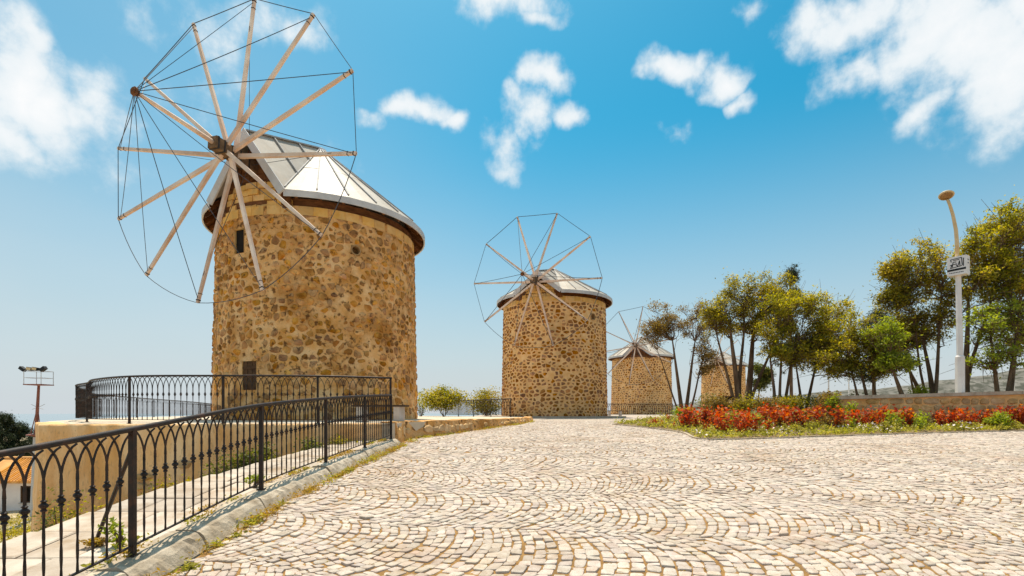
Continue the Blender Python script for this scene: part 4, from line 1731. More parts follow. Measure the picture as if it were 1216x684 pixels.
def tree(name, label, base, stems, crown, m, nclump=34, per=130, lsize=.11, clump_r=(.35, .7), group=None, trunk_r=.13, flat=.7, shell=.45,
         asp=.5, fork=None, extra=None):
    """stems: list of (dx, dy at crown, base offset); crown: list of (cx, cy, cz, rx, ry, rz) relative to the base"""
    b = Vector(base)
    t = thing(name, label, 'tree', base, group)
    # clump centres
    cs, rs = [], []
    for (x, y, z, rx, ry, rz) in crown:
        k = max(4, int(nclump / len(crown)))
        for _ in range(k):
            q = rng.normal(0, 1, 3)
            q /= np.linalg.norm(q)
            q *= shell + (1 - shell) * rng.random() ** .6
            cs.append(np.array([b.x + x + q[0] * rx, b.y + y + q[1] * ry, b.z + z + q[2] * rz]))
            rs.append(rng.uniform(*clump_r))
    # stems
    paths = []
    mb = MB()
    cz = min(c[2] - c[5] * .2 for c in crown)
    for (ox, oy, tx, ty, tz, r0) in stems:
        p0 = np.array([b.x + ox, b.y + oy, b.z - .15])
        p3 = np.array([b.x + tx, b.y + ty, b.z + tz])
        bend = rng.normal(0, .12, 3) * np.array([1, 1, .2]) * tz * .35
        p1, p2 = p0 + (p3 - p0) * .35 + bend, p0 + (p3 - p0) * .7 - bend * .6
        p1[2] += .05 * tz
        ts = np.linspace(0, 1, 12)[:, None]
        P = (1 - ts) ** 3 * p0 + 3 * (1 - ts) ** 2 * ts * p1 + 3 * (1 - ts) * ts ** 2 * p2 + ts ** 3 * p3
        rr = [r0 * (1.25 if i == 0 else 1.0) * (1 - .72 * i / 11) for i in range(12)]
        mb.tube([tuple(q) for q in P], rr, 7)
        paths.append((P, rr))
    trunk = mb.build('trunk', 'bark', t, smooth=True)
    # limbs: every clump hangs on a branch
    mb = MB()
    for c in cs:
        best = None
        for P, rr in paths:
            dd = np.linalg.norm(P - c, axis=1) + np.where(P[:, 2] > c[2] - .15, 1.2, 0) + np.where(np.arange(12) < 4, 1.5, 0)
            i = int(np.argmin(dd))
            if best is None or dd[i] < best[0]:
                best = (dd[i], P[i], rr[i])
        _, s, r_ = best
        mid = s + (c - s) * .5 + rng.normal(0, .12, 3)
        mid[2] -= .06 * np.linalg.norm(c - s)
        q = [s, s + (mid - s) * .6 + rng.normal(0, .05, 3), mid, mid + (c - mid) * .6 + rng.normal(0, .05, 3), c]
        r1 = max(.018, min(r_ * .6, .06))
        mb.tube([tuple(k) for k in q], [r1, r1 * .8, r1 * .62, r1 * .45, .009], 5, cap=False)
        for _ in range(4):                                  # twigs
            e = c + rng.normal(0, .32, 3)
            st = q[3]
            mb.tube([tuple(st), tuple((st + e) / 2 + rng.normal(0, .04, 3)), tuple(e)], [.012, .009, .005], 3, cap=False)
    mb.build('limbs', 'bark', t, smooth=True)
    P = clump_points(cs, rs, per * 3.2, flat)
    # stray leaves that loosen the outline
    k = int(len(P) * .10)
    st = P[rng.integers(0, len(P), k)] + rng.normal(0, .28, (k, 3))
    leaves('crown', np.concatenate([P, st]), lsize, m, t, asp=asp, up=.6)
    return t


def bush(name, label, base, r, m, n=900, lsize=.09, h=None, group=None, cat='shrub', stems=6, lobes=9, asp=.5, hollow=.35):
    b = Vector(base)
    t = thing(name, label, cat, base, group)
    h = h or r[2] * 2
    cs, rs = [], []
    for _ in range(lobes):
        q = rng.normal(0, 1, 3)
        q /= np.linalg.norm(q)
        q *= rng.uniform(.25, .72)
        cs.append(np.array([b.x + q[0] * r[0], b.y + q[1] * r[1], b.z + r[2] * (1.0 + q[2] * .95)]))
        rs.append(rng.uniform(.4, .62))
    P = []
    for c, s in zip(cs, rs):
        q = rng.normal(0, 1, (n // lobes, 3))
        q /= np.linalg.norm(q, axis=1)[:, None]
        q *= (hollow + (1 - hollow) * rng.random((n // lobes, 1))) * s
        P.append(c + q * np.array(r))
    P = np.concatenate(P)
    P[:, 2] = np.maximum(P[:, 2], b.z + .02)
    mb = MB()
    for c in cs[:stems]:
        mb.tube([tuple(b + Vector((0, 0, -.06))), ((b.x + c[0]) / 2 + .03, (b.y + c[1]) / 2, b.z + (c[2] - b.z) * .55), tuple(c)], [.022, .016, .006], 5, cap=False)
    mb.build('stem', 'bark', t)
    leaves('foliage', P, lsize, m, t, asp=asp)
    return t


def at_px(px, y, h=None, py=None):
    """world point for a photo pixel column at depth y"""
    x = (px - PCX) / FPX * y
    return x, y


# ---- trees behind the flower bed and on the raised ground
def Tpx(px, y):
    return (px - PCX) / FPX * y


def zpx(py, y):
    return (PHY - py) / FPX * y


TREES = 'trees beside the square'


def tree_px(name, label, y, base_px, base_z, stems_px, crowns_px, m, **kw):
    """stems as (px at foot, px at top, py at top, radius), crowns as (px, py, rx px, ry px, depth offset)"""
    bx = Tpx(base_px, y)
    st = [(Tpx(a, y) - bx, rng.uniform(-.15, .15), Tpx(b_, y) - bx, rng.uniform(-.3, .3), zpx(c, y) - base_z, r_) for a, b_, c, r_ in stems_px]
    cr = [(Tpx(a, y) - bx, dy, zpx(b_, y) - base_z, rx / FPX * y, max(rx, ry) / FPX * y * .9, ry / FPX * y) for a, b_, rx, ry, dy in crowns_px]
    return tree(name, label, (bx, y, base_z), st, cr, m, group=TREES, **kw)


gz = .36
tree_px('brown_tree', 'sparse brownish tree with forked slender trunks in front of the third windmill', 30, 812, -.05,
        [(811, 797, 405, .13), (814, 826, 405, .12), (817, 838, 420, .07), (808, 782, 415, .06)],
        [(800, 382, 34, 26, 0), (830, 380, 26, 30, .5), (776, 396, 20, 20, -.3), (838, 425, 14, 22, 0)],
        'leaf_brown', nclump=84, per=80, lsize=.105, clump_r=(.28, .5), flat=.7, asp=.45, shell=.15)
tree_px('broad_tree', 'tallest broad olive tree with thick dark trunk standing behind the hedge', 27, 880, 0.0,
        [(878, 866, 385, .18), (883, 900, 378, .20), (887, 922, 395, .11), (875, 850, 392, .10), (881, 884, 366, .12)],
        [(872, 352, 34, 32, 0), (912, 348, 34, 28, .4), (850, 378, 20, 24, -.3), (930, 368, 24, 30, .2), (890, 385, 40, 18, .3)],
        'leaf_olive', nclump=165, per=80, lsize=.105, clump_r=(.26, .5), shell=.1)
tree_px('yellow_tree', 'yellow green tree with pale upright trunks beside the broad olive tree', 25, 928, .05,
        [(918, 914, 410, .09), (930, 945, 405, .09), (924, 930, 395, .08)], [(926, 385, 28, 40, 0), (958, 372, 30, 34, .3), (935, 418, 34, 16, -.3), (970, 405, 22, 24, 0)],
        'leaf_yellow', nclump=130, per=80, lsize=.11, clump_r=(.26, .5), shell=.1)
tree_px('forked_tree', 'light green tree with a slim V-forked trunk above the shrubs', 26, 955, .1,
        [(956, 975, 415, .09), (953, 946, 425, .08)], [(985, 380, 24, 34, 0), (990, 415, 26, 26, .2), (965, 420, 24, 20, .4)],
        'leaf_yellow', nclump=90, per=80, lsize=.11, clump_r=(.26, .5), shell=.1)
tree_px('leafy_tree', 'bright yellow green tree by the end of the planter wall', 23, 1022, gz,
        [(1020, 1008, 425, .06), (1034, 1022, 420, .08), (1040, 1036, 425, .05)], [(1012, 400, 32, 36, 0), (1035, 410, 28, 32, -.3), (1000, 430, 28, 18, .2), (1050, 428, 18, 18, 0)],
        'leaf_yellow', nclump=120, per=80, lsize=.11, clump_r=(.24, .46), shell=.1)
tree_px('leaning_tree', 'small yellow green tree on a thick trunk leaning to the left', 21.5, 1074, gz,
        [(1075, 1052, 430, .11)], [(1050, 405, 22, 26, 0), (1060, 432, 24, 12, -.3)], 'leaf_lime', nclump=52, per=75, lsize=.11, clump_r=(.24, .44), shell=.1)
tree_px('slanted_tree', 'dark green tree whose slanted trunk rises from the light green shrub', 24, 1096, gz,
        [(1097, 1076, 425, .12), (1090, 1070, 415, .06)], [(1082, 405, 22, 34, 0), (1064, 395, 14, 22, .3)], 'leaf_dark', nclump=70, per=80, lsize=.11, clump_r=(.26, .48), shell=.1)
tree_px('tall_tree', 'large green tree with a gently bowed trunk just left of the lamp post', 22.5, 1110, gz,
        [(1110, 1100, 385, .12), (1109, 1112, 345, .09), (1108, 1080, 350, .06)],
        [(1105, 312, 34, 36, 0), (1085, 345, 32, 32, .3), (1120, 350, 24, 40, -.2), (1064, 322, 16, 18, 0), (1062, 352, 16, 16, 0), (1105, 385, 32, 20, .3)],
        'leaf_olive', nclump=190, per=75, lsize=.11, clump_r=(.24, .44), shell=.1)
tree_px('tallest_tree', 'high green tree with a straight dark trunk just behind the lamp post', 21, 1148, gz,
        [(1149, 1152, 345, .14), (1150, 1180, 330, .09)], [(1170, 295, 32, 30, 0), (1200, 270, 30, 36, .3), (1162, 330, 32, 30, -.2), (1212, 318, 34, 44, .2), (1240, 290, 34, 50, 0)],
        'leaf_yellow', nclump=190, per=75, lsize=.11, clump_r=(.24, .44), shell=.1)
tree_px('young_tree', 'thin branching tree with sparse bright leaves right of the lamp post', 19.8, 1186, .45,
        [(1184, 1178, 395, .09), (1190, 1206, 395, .07)], [(1176, 385, 28, 24, 0), (1205, 375, 24, 40, .1), (1178, 422, 34, 14, -.2)],
        'leaf_lime', nclump=80, per=52, lsize=.11, clump_r=(.24, .44), shell=.1)
tree_px('edge_tree', 'straight trunked green tree nearest the right end of the planter wall', 20.5, 1203, .45,
        [(1200, 1204, 365, .11)], [(1212, 352, 30, 44, 0), (1235, 390, 28, 36, .2)], 'leaf_yellow', nclump=84, per=75, lsize=.11, clump_r=(.24, .44), shell=.1)
tree_px('dark_conifer', 'narrow dark conifer rising behind the broad olive tree', 40, 940, 0.0,
        [(940, 940, 325, .14)], [(940, 328, 4, 12, 0), (941, 350, 9, 18, 0), (940, 385, 15, 30, 0), (940, 425, 18, 25, 0)], 'leaf_pine', nclump=80, per=70, lsize=.18, clump_r=(.22, .42), asp=.25, shell=.1)
tree_px('dark_pine', 'dark pine with drooping needles behind the yellow green trees', 30, 1042, .3,
        [(1041, 1041, 375, .12)], [(1041, 385, 10, 20, 0), (1042, 415, 18, 20, 0), (1030, 440, 18, 12, .3)], 'leaf_pine', nclump=56, per=80, lsize=.16, clump_r=(.3, .5), asp=.25)
tree_px('far_tree', 'grey green feathery tree seen beyond the trunks of the broad olive tree', 48, 902, -.2,
        [(900, 902, 450, .10)], [(903, 447, 12, 14, 0)], 'leaf_dark', nclump=22, per=60, lsize=.2, clump_r=(.4, .7))

# ---- hedge, shrubs and flowers of the bed
SHR = 'shrubs of the flower bed'


def bh(x, y):
    return float(bed_h(x, y))


for i, (px, y, w, h) in enumerate([(862, 20.5, 1.1, .95), (888, 20.2, 1.15, 1.0), (914, 20.0, 1.1, .98), (938, 20.3, 1.0, .9), (846, 21.5, .9, .8)]):
    x = Tpx(px, y)
    bush('hedge_shrub', ('second', 'third', 'fourth', 'last', 'first')[i] + ' rounded hedge shrub counted from the low fresh green shrub', (x, y, bh(x, y)), (w * .72, .6, h * .56), 'leaf_olive' if i % 2 else 'leaf_brown', 1500, .085, group='hedge row', lobes=12)
x, y = Tpx(815, 18.3), 18.3
bush('green_shrub', 'low fresh green shrub at the tip of the flower bed beside the hedge', (x, y, bh(x, y)), (.62, .5, .33), 'leaf_lime', 1300, .08, lobes=10)
x, y = Tpx(985, 18.9), 18.9
bush('tall_shrub', 'loose tall olive shrub beside the left end of the planter wall', (x, y, bh(x, y)), (.85, .6, .62), 'leaf_brown', 1900, .085, lobes=12)
x, y = Tpx(992, 18.4), 18.4
bush('upright_shrub', 'light green upright shrub in front of the loose olive shrub', (x, y, bh(x, y)), (.36, .3, .66), 'leaf_lime', 700, .085, lobes=8)
x, y = Tpx(1012, 17.3), 17.3
bush('lime_plant', 'small lime green plant among the red flowers below the planter wall', (x, y, bh(x, y)), (.25, .25, .42), 'leaf_lime', 420, .085, lobes=6)
x, y = Tpx(1188, 16.9), 16.9
bush('lime_shrub', 'bright lime green mounded shrub in the red flowers near the square', (x, y, bh(x, y)), (.52, .4, .30), 'leaf_lime', 1300, .085, lobes=10)
x, y = Tpx(1096, 22.2), 22.2
bush('pale_shrub', 'light green shrub at the foot of the slanted tree', (x, y, gz), (.55, .45, .42), 'leaf_lime', 800, .10, lobes=9)
x, y = Tpx(1012, 24), 24
bush('back_shrub', 'dark green shrub behind the end of the planter wall', (x, y, .1), (.8, .6, .5), 'leaf_dark', 900, .10, lobes=9)
x, y = Tpx(905, 27), 27
bush('dark_shrub', 'dark reddish shrub at the foot of the broad olive tree', (x, y, .0), (1.0, .7, .42), 'leaf_brown', 1000, .10, lobes=9)
for (px, y, w) in ((930, 24, .8), (955, 24.5, .9), (975, 25, .8)):
    x = Tpx(px, y)
    bush('mixed_shrub', {930: 'leafy green shrub under the pale upright trunks', 955: 'yellow green shrub at the foot of the V-forked trunk', 975: 'leafy green shrub beside the slim pale post'}[px], (x, y, .0), (w, .6, .5), 'leaf_dark' if px != 955 else 'leaf_yellow', 1000, .10, group='shrubs between the trunks')
x, y = Tpx(852, 36), 36
bush('round_shrub', 'dark round shrub beside the farthest windmill behind the forked trunks', (x - .6, y, -.2), (1.2, 1.0, .95), 'leaf_dark', 900, .14, lobes=10)


def flower_mesh(kind):
    """one bedding plant: stems with red leaves and heads, foot at the origin"""
    n = 90
    st = 9
    mb = MB()
    P = []
    for k in range(st):
        a, r_ = rng.uniform(0, 6.28), rng.uniform(.03, .2)
        h = rng.uniform(.22, .46)
        e = np.array([math.cos(a) * r_, math.sin(a) * r_, h])
        for f in np.linspace(.25, 1.05, n // st):
            P.append(e * np.array([f, f, f]) + rng.normal(0, .03, 3))
    V = leaf_arrays(np.array(P), .095, .5, .3)
    return V


FLV = [flower_mesh(0) for _ in range(5)]
FLM = []
for V in FLV:
    n = len(V)
    i = np.arange(n)[:, None] * 4
    F = np.concatenate([i + np.array([[0, 1, 2]]), i + np.array([[0, 2, 3]])])
    o = npmesh('tmp', V.reshape(-1, 3), [F], 'leaf_red')
    me = o.data
    me.name = 'red_foliage'
    bpy.data.objects.remove(o)
    FLM.append(me)
FLC = {}


def flm(i, m):
    if m == 'leaf_red':
        return FLM[i]
    if (i, m) not in FLC:
        me = FLM[i].copy()
        me.materials.clear()
        me.materials.append(MATS[m])
        FLC[(i, m)] = me
    return FLC[(i, m)]


stem_mb = MB()
for k in range(5):
    a = k * 1.256
    stem_mb.tube([(0, 0, -.03), (.05 * math.cos(a), .05 * math.sin(a), .14), (.12 * math.cos(a), .12 * math.sin(a), .32)], [.008, .006, .003], 3, cap=False)
STEM_ME = stem_mb.mesh('stem')


def red_patch(label, group, px0, px1, y0, y1, n, name='red_plant', m='leaf_red', ks=(.9, 1.6)):
    for _ in range(n):
        y = rng.uniform(y0, y1)
        x = Tpx(rng.uniform(px0, px1), y)
        if not inpoly(np.array([x]), np.array([y]), bed_poly)[0]:
            continue
        t = thing(name, label, 'plant', (x, y, bh(x, y)), group)
        k = rng.uniform(*ks)
        t.scale = (k, k, k)
        t.rotation_euler.z = rng.uniform(0, 6.28)
        link('foliage', flm(int(rng.integers(5)), m), None, t)
        link('stem', STEM_ME, 'bark', t)


red_patch('red leaved bedding plant in the patch in front of the green shrub', 'red plants by the green shrub', 808, 868, 16.6, 18.4, 20)
red_patch('red leaved bedding plant in the broad patch below the yellow green tree', 'red plants in the middle of the bed', 905, 1005, 16.0, 19.2, 44)
red_patch('red leaved bedding plant growing at the foot of the planter wall', 'red plants below the planter wall', 1008, 1085, 16.6, 18.2, 28)
red_patch('red leaved bedding plant between the lamp post and the lime shrub', 'red plants below the lamp post', 1105, 1216, 17.2, 18.45, 40)
red_patch('small red bedding plant on the narrow tip of the flower bed', 'red plants on the bed tip', 760, 806, 17.4, 19.4, 9, ks=(.4, .7))
red_patch('red bedding plant scattered in the ground cover at the bed front', 'red plants at the bed front', 838, 920, 14.3, 15.6, 12)


red_patch('light green bedding plant among the red ones below the planter wall', 'green plants below the planter wall', 1010, 1110, 16.0, 17.9, 26, 'green_plant', 'leaf_lime', (.8, 1.3))
red_patch('yellow green bedding plant between the two red patches', 'green plants between the red patches', 862, 912, 15.2, 18.0, 24, 'green_plant', 'leaf_cover', (.7, 1.2))
red_patch('yellow green bedding plant in the low front of the bed', 'green plants at the bed front', 840, 1216, 14.4, 16.6, 46, 'green_plant', 'leaf_cover', (.4, .8))
red_patch('dark leaved bedding plant mixed into the middle red patch', 'dark plants in the red patch', 905, 1005, 16.2, 19.2, 16, 'dark_plant', 'leaf_brown', (.8, 1.3))


def ground_cover():
    pts, wh = [], []
    N_ = 70000
    u = rng.random(N_)
    x = rng.uniform(3.8, 21, N_)
    y = rng.uniform(13.2, 20.5, N_)
    ok = inpoly(x, y, bed_poly) & (x < y * 1.02 + .4)
    nz = np.sin(x * 2.1 + 1) * np.sin(y * 2.7) + .5 * np.sin(x * 5 + y * 4)
    ok &= (rng.random(N_) < .55 + .35 * nz)
    x, y = x[ok], y[ok]
    h = np.abs(rng.normal(0, .07, len(x))) * (1 + .5 * np.sin(x * 3) * np.sin(y * 3.7)) + .02
    P = np.stack([x, y, bed_h(x, y) + h], 1)
    o = leaves('ground_cover', P, .085, 'leaf_cover', asp=.5)
    tag(o, 'low yellow green ground cover filling the flower bed', 'ground cover', kind='stuff')
    # little whitish flowers
    k = 1500
    i = rng.integers(0, len(P), k * 3)
    Q = P[i]
    d = Q[:, 1] - (13.5 + .25 * (Q[:, 0] - 4.8))
    Q = Q[(d < 1.9) & (np.sin(Q[:, 0] * 1.9) + .6 * np.sin(Q[:, 0] * 4.7 + Q[:, 1] * 3) > .35)][:900]
    Q[:, 2] += .05
    o = leaves('white_flowers', Q, .07, 'flower_white', asp=.8, up=.8)
    tag(o, 'small whitish pink flowers dotted over the ground cover', 'flowers', kind='stuff')


ground_cover()

# ---- bushes beyond the terrace and at the wall foot
x, y = Tpx(527, 33), 33
bush('round_bush', 'rounded yellow green bush beside the iron railing between the two nearest windmills', (x, y, TERR), (1.9, 1.3, 1.05), 'leaf_yellow', 9500, .11, lobes=26, hollow=.1)
x, y = Tpx(578, 38), 38
bush('wispy_bush', 'wispy olive bush behind the railing at the second windmill', (x, y, -.4), (2.2, 1.4, 1.25), 'leaf_olive', 5000, .12, lobes=20, hollow=.15)
x, y = Tpx(500, 36), 36
bush('thin_bush', 'thin grey green bush at the edge of the largest windmill', (x, y, -.4), (1.0, .9, 1.1), 'leaf_dark', 900, .12, lobes=9)
x, y = Tpx(600, 40), 40
bush('dark_bush', 'dark green bush in the gap by the second windmill', (x - 1.4, y, -.4), (1.4, 1.0, .75), 'leaf_dark', 1000, .14, lobes=10)


def wall_h(x, y):
    return float(terrain_h(np.array([x]), np.array([y]))[0])


for (px, y, rx, rz, m_, n, lab) in [
        (285, 9.6, .55, .55, 'leaf_dark', 1500, 'dense dark leafy shrub against the ochre retaining wall'),
        (262, 9.4, .35, .35, 'leaf_dark', 700, 'small dark shrub beside the dense shrub at the ochre wall'),
        (310, 10.0, .4, .55, 'leaf_dark', 900, 'upright dark shrub climbing the ochre wall near the second railing post'),
        (372, 10.3, .42, .35, 'leaf_dark', 900, 'dark shrub behind the railing near the bend of the wall'),
        (400, 10.7, .42, .35, 'leaf_olive', 900, 'olive shrub behind the railing close to its upper end'),
        (428, 11.0, .32, .3, 'leaf_olive', 600, 'low weedy shrub where railing and terrace wall meet'),
        (205, 9.5, .45, .28, 'leaf_olive', 600, 'scrubby olive weeds along the foot of the ochre wall'),
        (170, 9.6, .4, .28, 'leaf_dark', 500, 'dark weeds at the foot of the ochre wall below the first bare stones'),
        (90, 9.7, .5, .32, 'leaf_yellow', 600, 'yellowish weeds by the left corner of the ochre wall'),
        (70, 9.2, .35, .2, 'leaf_dark', 400, 'small dark weeds left of the brace rod')]:
    x = Tpx(px, y)
    py = 590 if px < 150 else (582 - (px - 170) * .16)
    zb_ = wall_h(x, y)
    rz = max(rz, (zpx(py, y) + rz - zb_) / 2) / 1.15
    bush('wall_shrub', lab, (x, y, zb_), (rx * 1.2, .4, rz * 1.15), m_, int(n * 1.8), .065, lobes=12, hollow=.15)
for (px, py, lab, m_, r_, n) in [(140, 650, 'spindly yellow green weed growing by the first railing post', 'leaf_lime', (.13, .12, .16), 130),
                                 (300, 573, 'fresh green weed growing at the second railing post', 'leaf_lime', (.17, .14, .10), 190),
                                 (113, 668, 'dry brownish weed creeping on the kerb under the railing', 'leaf_dry', (.14, .09, .05), 170)]:
    y = 4.3 if px < 200 else 6.3
    x = Tpx(px, y)
    bush('kerb_weed', lab, (min(x, float(railx(y)) - .05), y, kh(y)), r_, m_, n, .045, lobes=5, stems=4, cat='plant')


# ------------------------------------------------------------------ weeds in joints and along the kerb
def weeds():
    # at the kerb foot
    P = []
    for _ in range(70):
        y = rng.uniform(2.8, 12.0)
        x = float(railx(min(y, 11.9))) + .27 + abs(rng.normal(0, .03))
        n = int(rng.uniform(30, 120))
        s = rng.uniform(.03, .10)
        q = rng.normal(0, 1, (n, 3)) * np.array([.05, .11, 0]) * s * 12
        q[:, 2] = np.abs(rng.normal(0, s * .5, n)) + .005
        P.append(q + np.array([x + .03, y, rh(y)]))
    for _ in range(30):                                   # on the path side of the rail
        y = rng.uniform(3.5, 11.5)
        x = float(railx(y)) - rng.uniform(.03, .2)
        n = int(rng.uniform(30, 90))
        q = rng.normal(0, 1, (n, 3)) * np.array([.035, .12, 0])
        q[:, 2] = np.abs(rng.normal(0, .02, n)) + .004
        P.append(q + np.array([x, y, kh(y)]))
    for _ in range(60):                                   # at the low wall
        s = rng.random()
        lw = np.array(LOWWALL)
        y = rng.uniform(12.2, 24)
        x = np.interp(y, lw[:, 1], lw[:, 0]) + .16 + abs(rng.normal(0, .08))
        n = 60
        q = rng.normal(0, 1, (n, 3)) * np.array([.07, .1, 0])
        q[:, 2] = np.abs(rng.normal(0, .03, n)) + .004
        P.append(q + np.array([x, y, rh(y)]))
    green = [q for k, q in enumerate(P) if k % 3 == 0]
    P = [q for k, q in enumerate(P) if k % 3]
    g = leaves('green_kerb_weeds', np.concatenate(green), .045, 'leaf_cover', asp=.4, up=.1)
    tag(g, 'small green tufts along the foot of the kerb', 'weeds', kind='stuff')
    o = leaves('kerb_weeds', np.concatenate(P), .04, 'leaf_dry', asp=.35, up=.1)
    tag(o, 'dry ochre and green weeds along the foot of the kerb', 'weeds', kind='stuff')
    # tufts in the joints of the setts
    idx = rng.integers(0, len(setts), 5200)
    c = setts[idx]
    d = np.hypot(c[:, 0], c[:, 1])
    c = c[d < 13]
    dens = np.sin(c[:, 0] * 1.3 + 2) * np.sin(c[:, 1] * 1.1 + 1) + .8 * np.exp(-((c[:, 0] + 2.2) / .9) ** 2)
    c = c[rng.random(len(c)) < .25 + .4 * np.clip(dens, 0, 1.4)]
    P = []
    for q in c:
        n = 9
        a = rng.choice([0, 1.57]) + rng.normal(0, .25)
        off = np.array([math.cos(a), math.sin(a)]) * .056
        e = rng.normal(0, 1, (n, 1)) * np.array([[-math.sin(a), math.cos(a)]]) * .02 + rng.normal(0, .003, (n, 2))
        xy = q + off + e
        P.append(np.column_stack([xy, road(xy[:, 1]) + np.abs(rng.normal(0, .005, n)) - .004]))
    o = leaves('joint_weeds', np.concatenate(P), .022, 'leaf_dry', asp=.4, up=.1)
    tag(o, 'dry moss and tufts in the joints between the setts', 'weeds', kind='stuff')


weeds()


# ------------------------------------------------------------------ street lamp
def make_lamp():
    y = 19.3
    x = Tpx(1140, y)
    z0 = GW(x) - .2
    t = thing('street_lamp', 'tall white street lamp with a curved arm and a sign box behind the planter wall', 'street lamp', (x, y, z0))
    Z = lambda py: zpx(py, y)
    X = lambda px: Tpx(px, y)
    oct_ = 8
    mb = MB()
    mb.tube([(x, y, z0 - .2), (x, y, Z(424))], [.15, .15], oct_)
    mb.tube([(x, y, Z(424)), (x, y, Z(422))], [.15, .11], oct_)
    mb.build('base_casing', 'white_paint', t)
    mb = MB()
    mb.tube([(x, y, Z(423)), (X(1138), y, Z(330)), (X(1136.5), y, Z(303))], [.105, .09, .065], oct_)
    mb.build('pole', 'white_paint', t)
    mb = MB()
    pts = [(1136.5, 305), (1136, 290), (1134, 273), (1130, 256), (1126, 245), (1122.5, 238)]
    mb.tube([(X(a), y - .02 * i, Z(b)) for i, (a, b) in enumerate(pts)], [.068, .066, .062, .056, .052, .05], 8)
    mb.build('arm', 'cream_goldlit', t, smooth=True)
    # the head: shallow dish tipped towards the square
    hd = MB()
    hd.lathe([(.02, .10), (.12, .095), (.20, .05), (.24, 0.0), (.225, -.035)], n=16)
    hd.lathe([(.20, -.030), (.16, -.055), (.05, -.07)], n=14)
    M = Matrix.Translation((X(1119.5), y - .16, Z(234))) @ Matrix.Rotation(rad(14), 4, 'Y') @ Matrix.Rotation(rad(-20), 4, 'X')
    v0 = [M @ Vector(p) for p in hd.v]
    m1, m2 = MB(), MB()
    k = 16 * 5
    m1.add(v0[:k], [f for f in hd.f if max(f) < k])
    h = m1.build('lamp_head', 'cream_goldlit', t, smooth=True)
    m2.add(v0[k:], [tuple(i - k for i in f) for f in hd.f if min(f) >= k])
    m2.build('lamp_glass', 'lens', h, smooth=True)
    # sign box on the pole
    R = Matrix.Rotation(rad(-57), 3, 'Z')
    sx, sz = X(1137.5), (Z(305) + Z(328)) / 2
    sy = y - .19
    w, hh, dp = 18.0 / FPX * y, (Z(306) - Z(328)), .36
    mb = MB()
    mb.box((sx, y - .02, sz), (w, dp, hh), R)
    box = mb.build('sign_box', 'white_paint', t)
    fz = R @ Vector((0, -dp / 2 - .004, 0))
    rx = R @ Vector((1, 0, 0))
    c = Vector((sx, y - .02, sz)) + fz
    P = lambda a, b: c + rx * (a * w / 2) + Vector((0, 0, b * hh / 2))
    strokes = [((-.62, .72), (.52, .78)), ((.52, .78), (.60, -.05)), ((-.35, .60), (.30, .62)), ((-.62, .72), (-.55, .45)), ((-.70, .12), (.05, .2)),
               ((-.35, .42), (-.45, -.12)), ((-.35, .42), (-.02, .40)), ((-.05, .12), (.12, -.12)), ((.12, -.12), (.32, .48)), ((.32, .48), (.36, -.1)),
               ((-.66, -.2), (.58, -.1)), ((.72, .70), (.72, -.15)), ((-.50, .12), (-.62, -.2))]
    mb = MB()
    for a, b in strokes:
        mb.bar(P(*a), P(*b), .026, up=fz, h0=.004)
    mb.build('emblem', 'black_print', box)
    mb = MB()
    mb.bar(P(-.98, -.44), P(.98, -.40), .075, up=fz, h0=.004)
    mb.build('black_band', 'black_print', box)
    mb = MB()
    for i in range(9):
        a = -.75 + i * .17
        mb.bar(P(a, -.74), P(a + .11, -.735), .03, up=fz, h0=.004)
    mb.build('small_lettering', 'black_print', box)
    mb = MB()
    c2 = R @ Vector((w / 2 + .004, 0, 0))
    for b in (.55, .2):
        q = Vector((sx, y - .02, sz + b * hh / 2)) + c2
        mb.box(q, (.005, .07, .05), R)
    mb.build('side_label', 'black_print', box)


make_lamp()
# slim white posts standing farther off among the trees
for (px, y, top, lab) in [(1203.5, 26, 395, 'slim white post behind the trees at the right end of the wall'), (984, 40, 430, 'slim pale post far behind the forked tree'),
                          (1008, 44, 436, 'slim pale post far behind the yellow green tree')]:
    x = Tpx(px, y)
    mb = MB()
    mb.tube([(x, y, -.3), (x, y, zpx(top, y))], [.06, .045], 8)
    mb.lathe([(.11, 0), (.11, .03), (.05, .05)], (x, y, -.25), 8)
    o = mb.build('white_post', 'white_paint', None, loc=(x, y, -.3))
    tag(o, lab, 'post')


# ------------------------------------------------------------------ benches and small things
def bench(label, x, y, z, rot, L=1.5, slab=True, cat='bench', back=False):
    t = thing('bench', label, cat, (x, y, z))
    M = Matrix.Rotation(rot, 3, 'Z')
    q = lambda a, b, c: Vector((x, y, z)) + M @ Vector((a, b, c))
    for s in (-1, 1):
        mb = MB()
        mb.box(q(s * L * .36, 0, .2), (.16, .40, .40), M)
        mb.build('leg', 'concrete', t)
    for k in range(4):
        mb = MB()
        mb.box(q(0, -.18 + .12 * k, .425), (L, .10, .045), M)
        mb.build('seat_slat', 'bench_wood', t)
    if back:
        for k in range(2):
            mb = MB()
            mb.box(q(0, .24 + .03 * k, .62 + .16 * k), (L, .035, .12), M)
            mb.build('back_slat', 'bench_wood', t)
        for s in (-1, 1):
            mb = MB()
            mb.bar(q(s * L * .36, .20, .40), q(s * L * .36, .30, .86), .05)
            mb.build('back_post', 'iron', t)
    return t


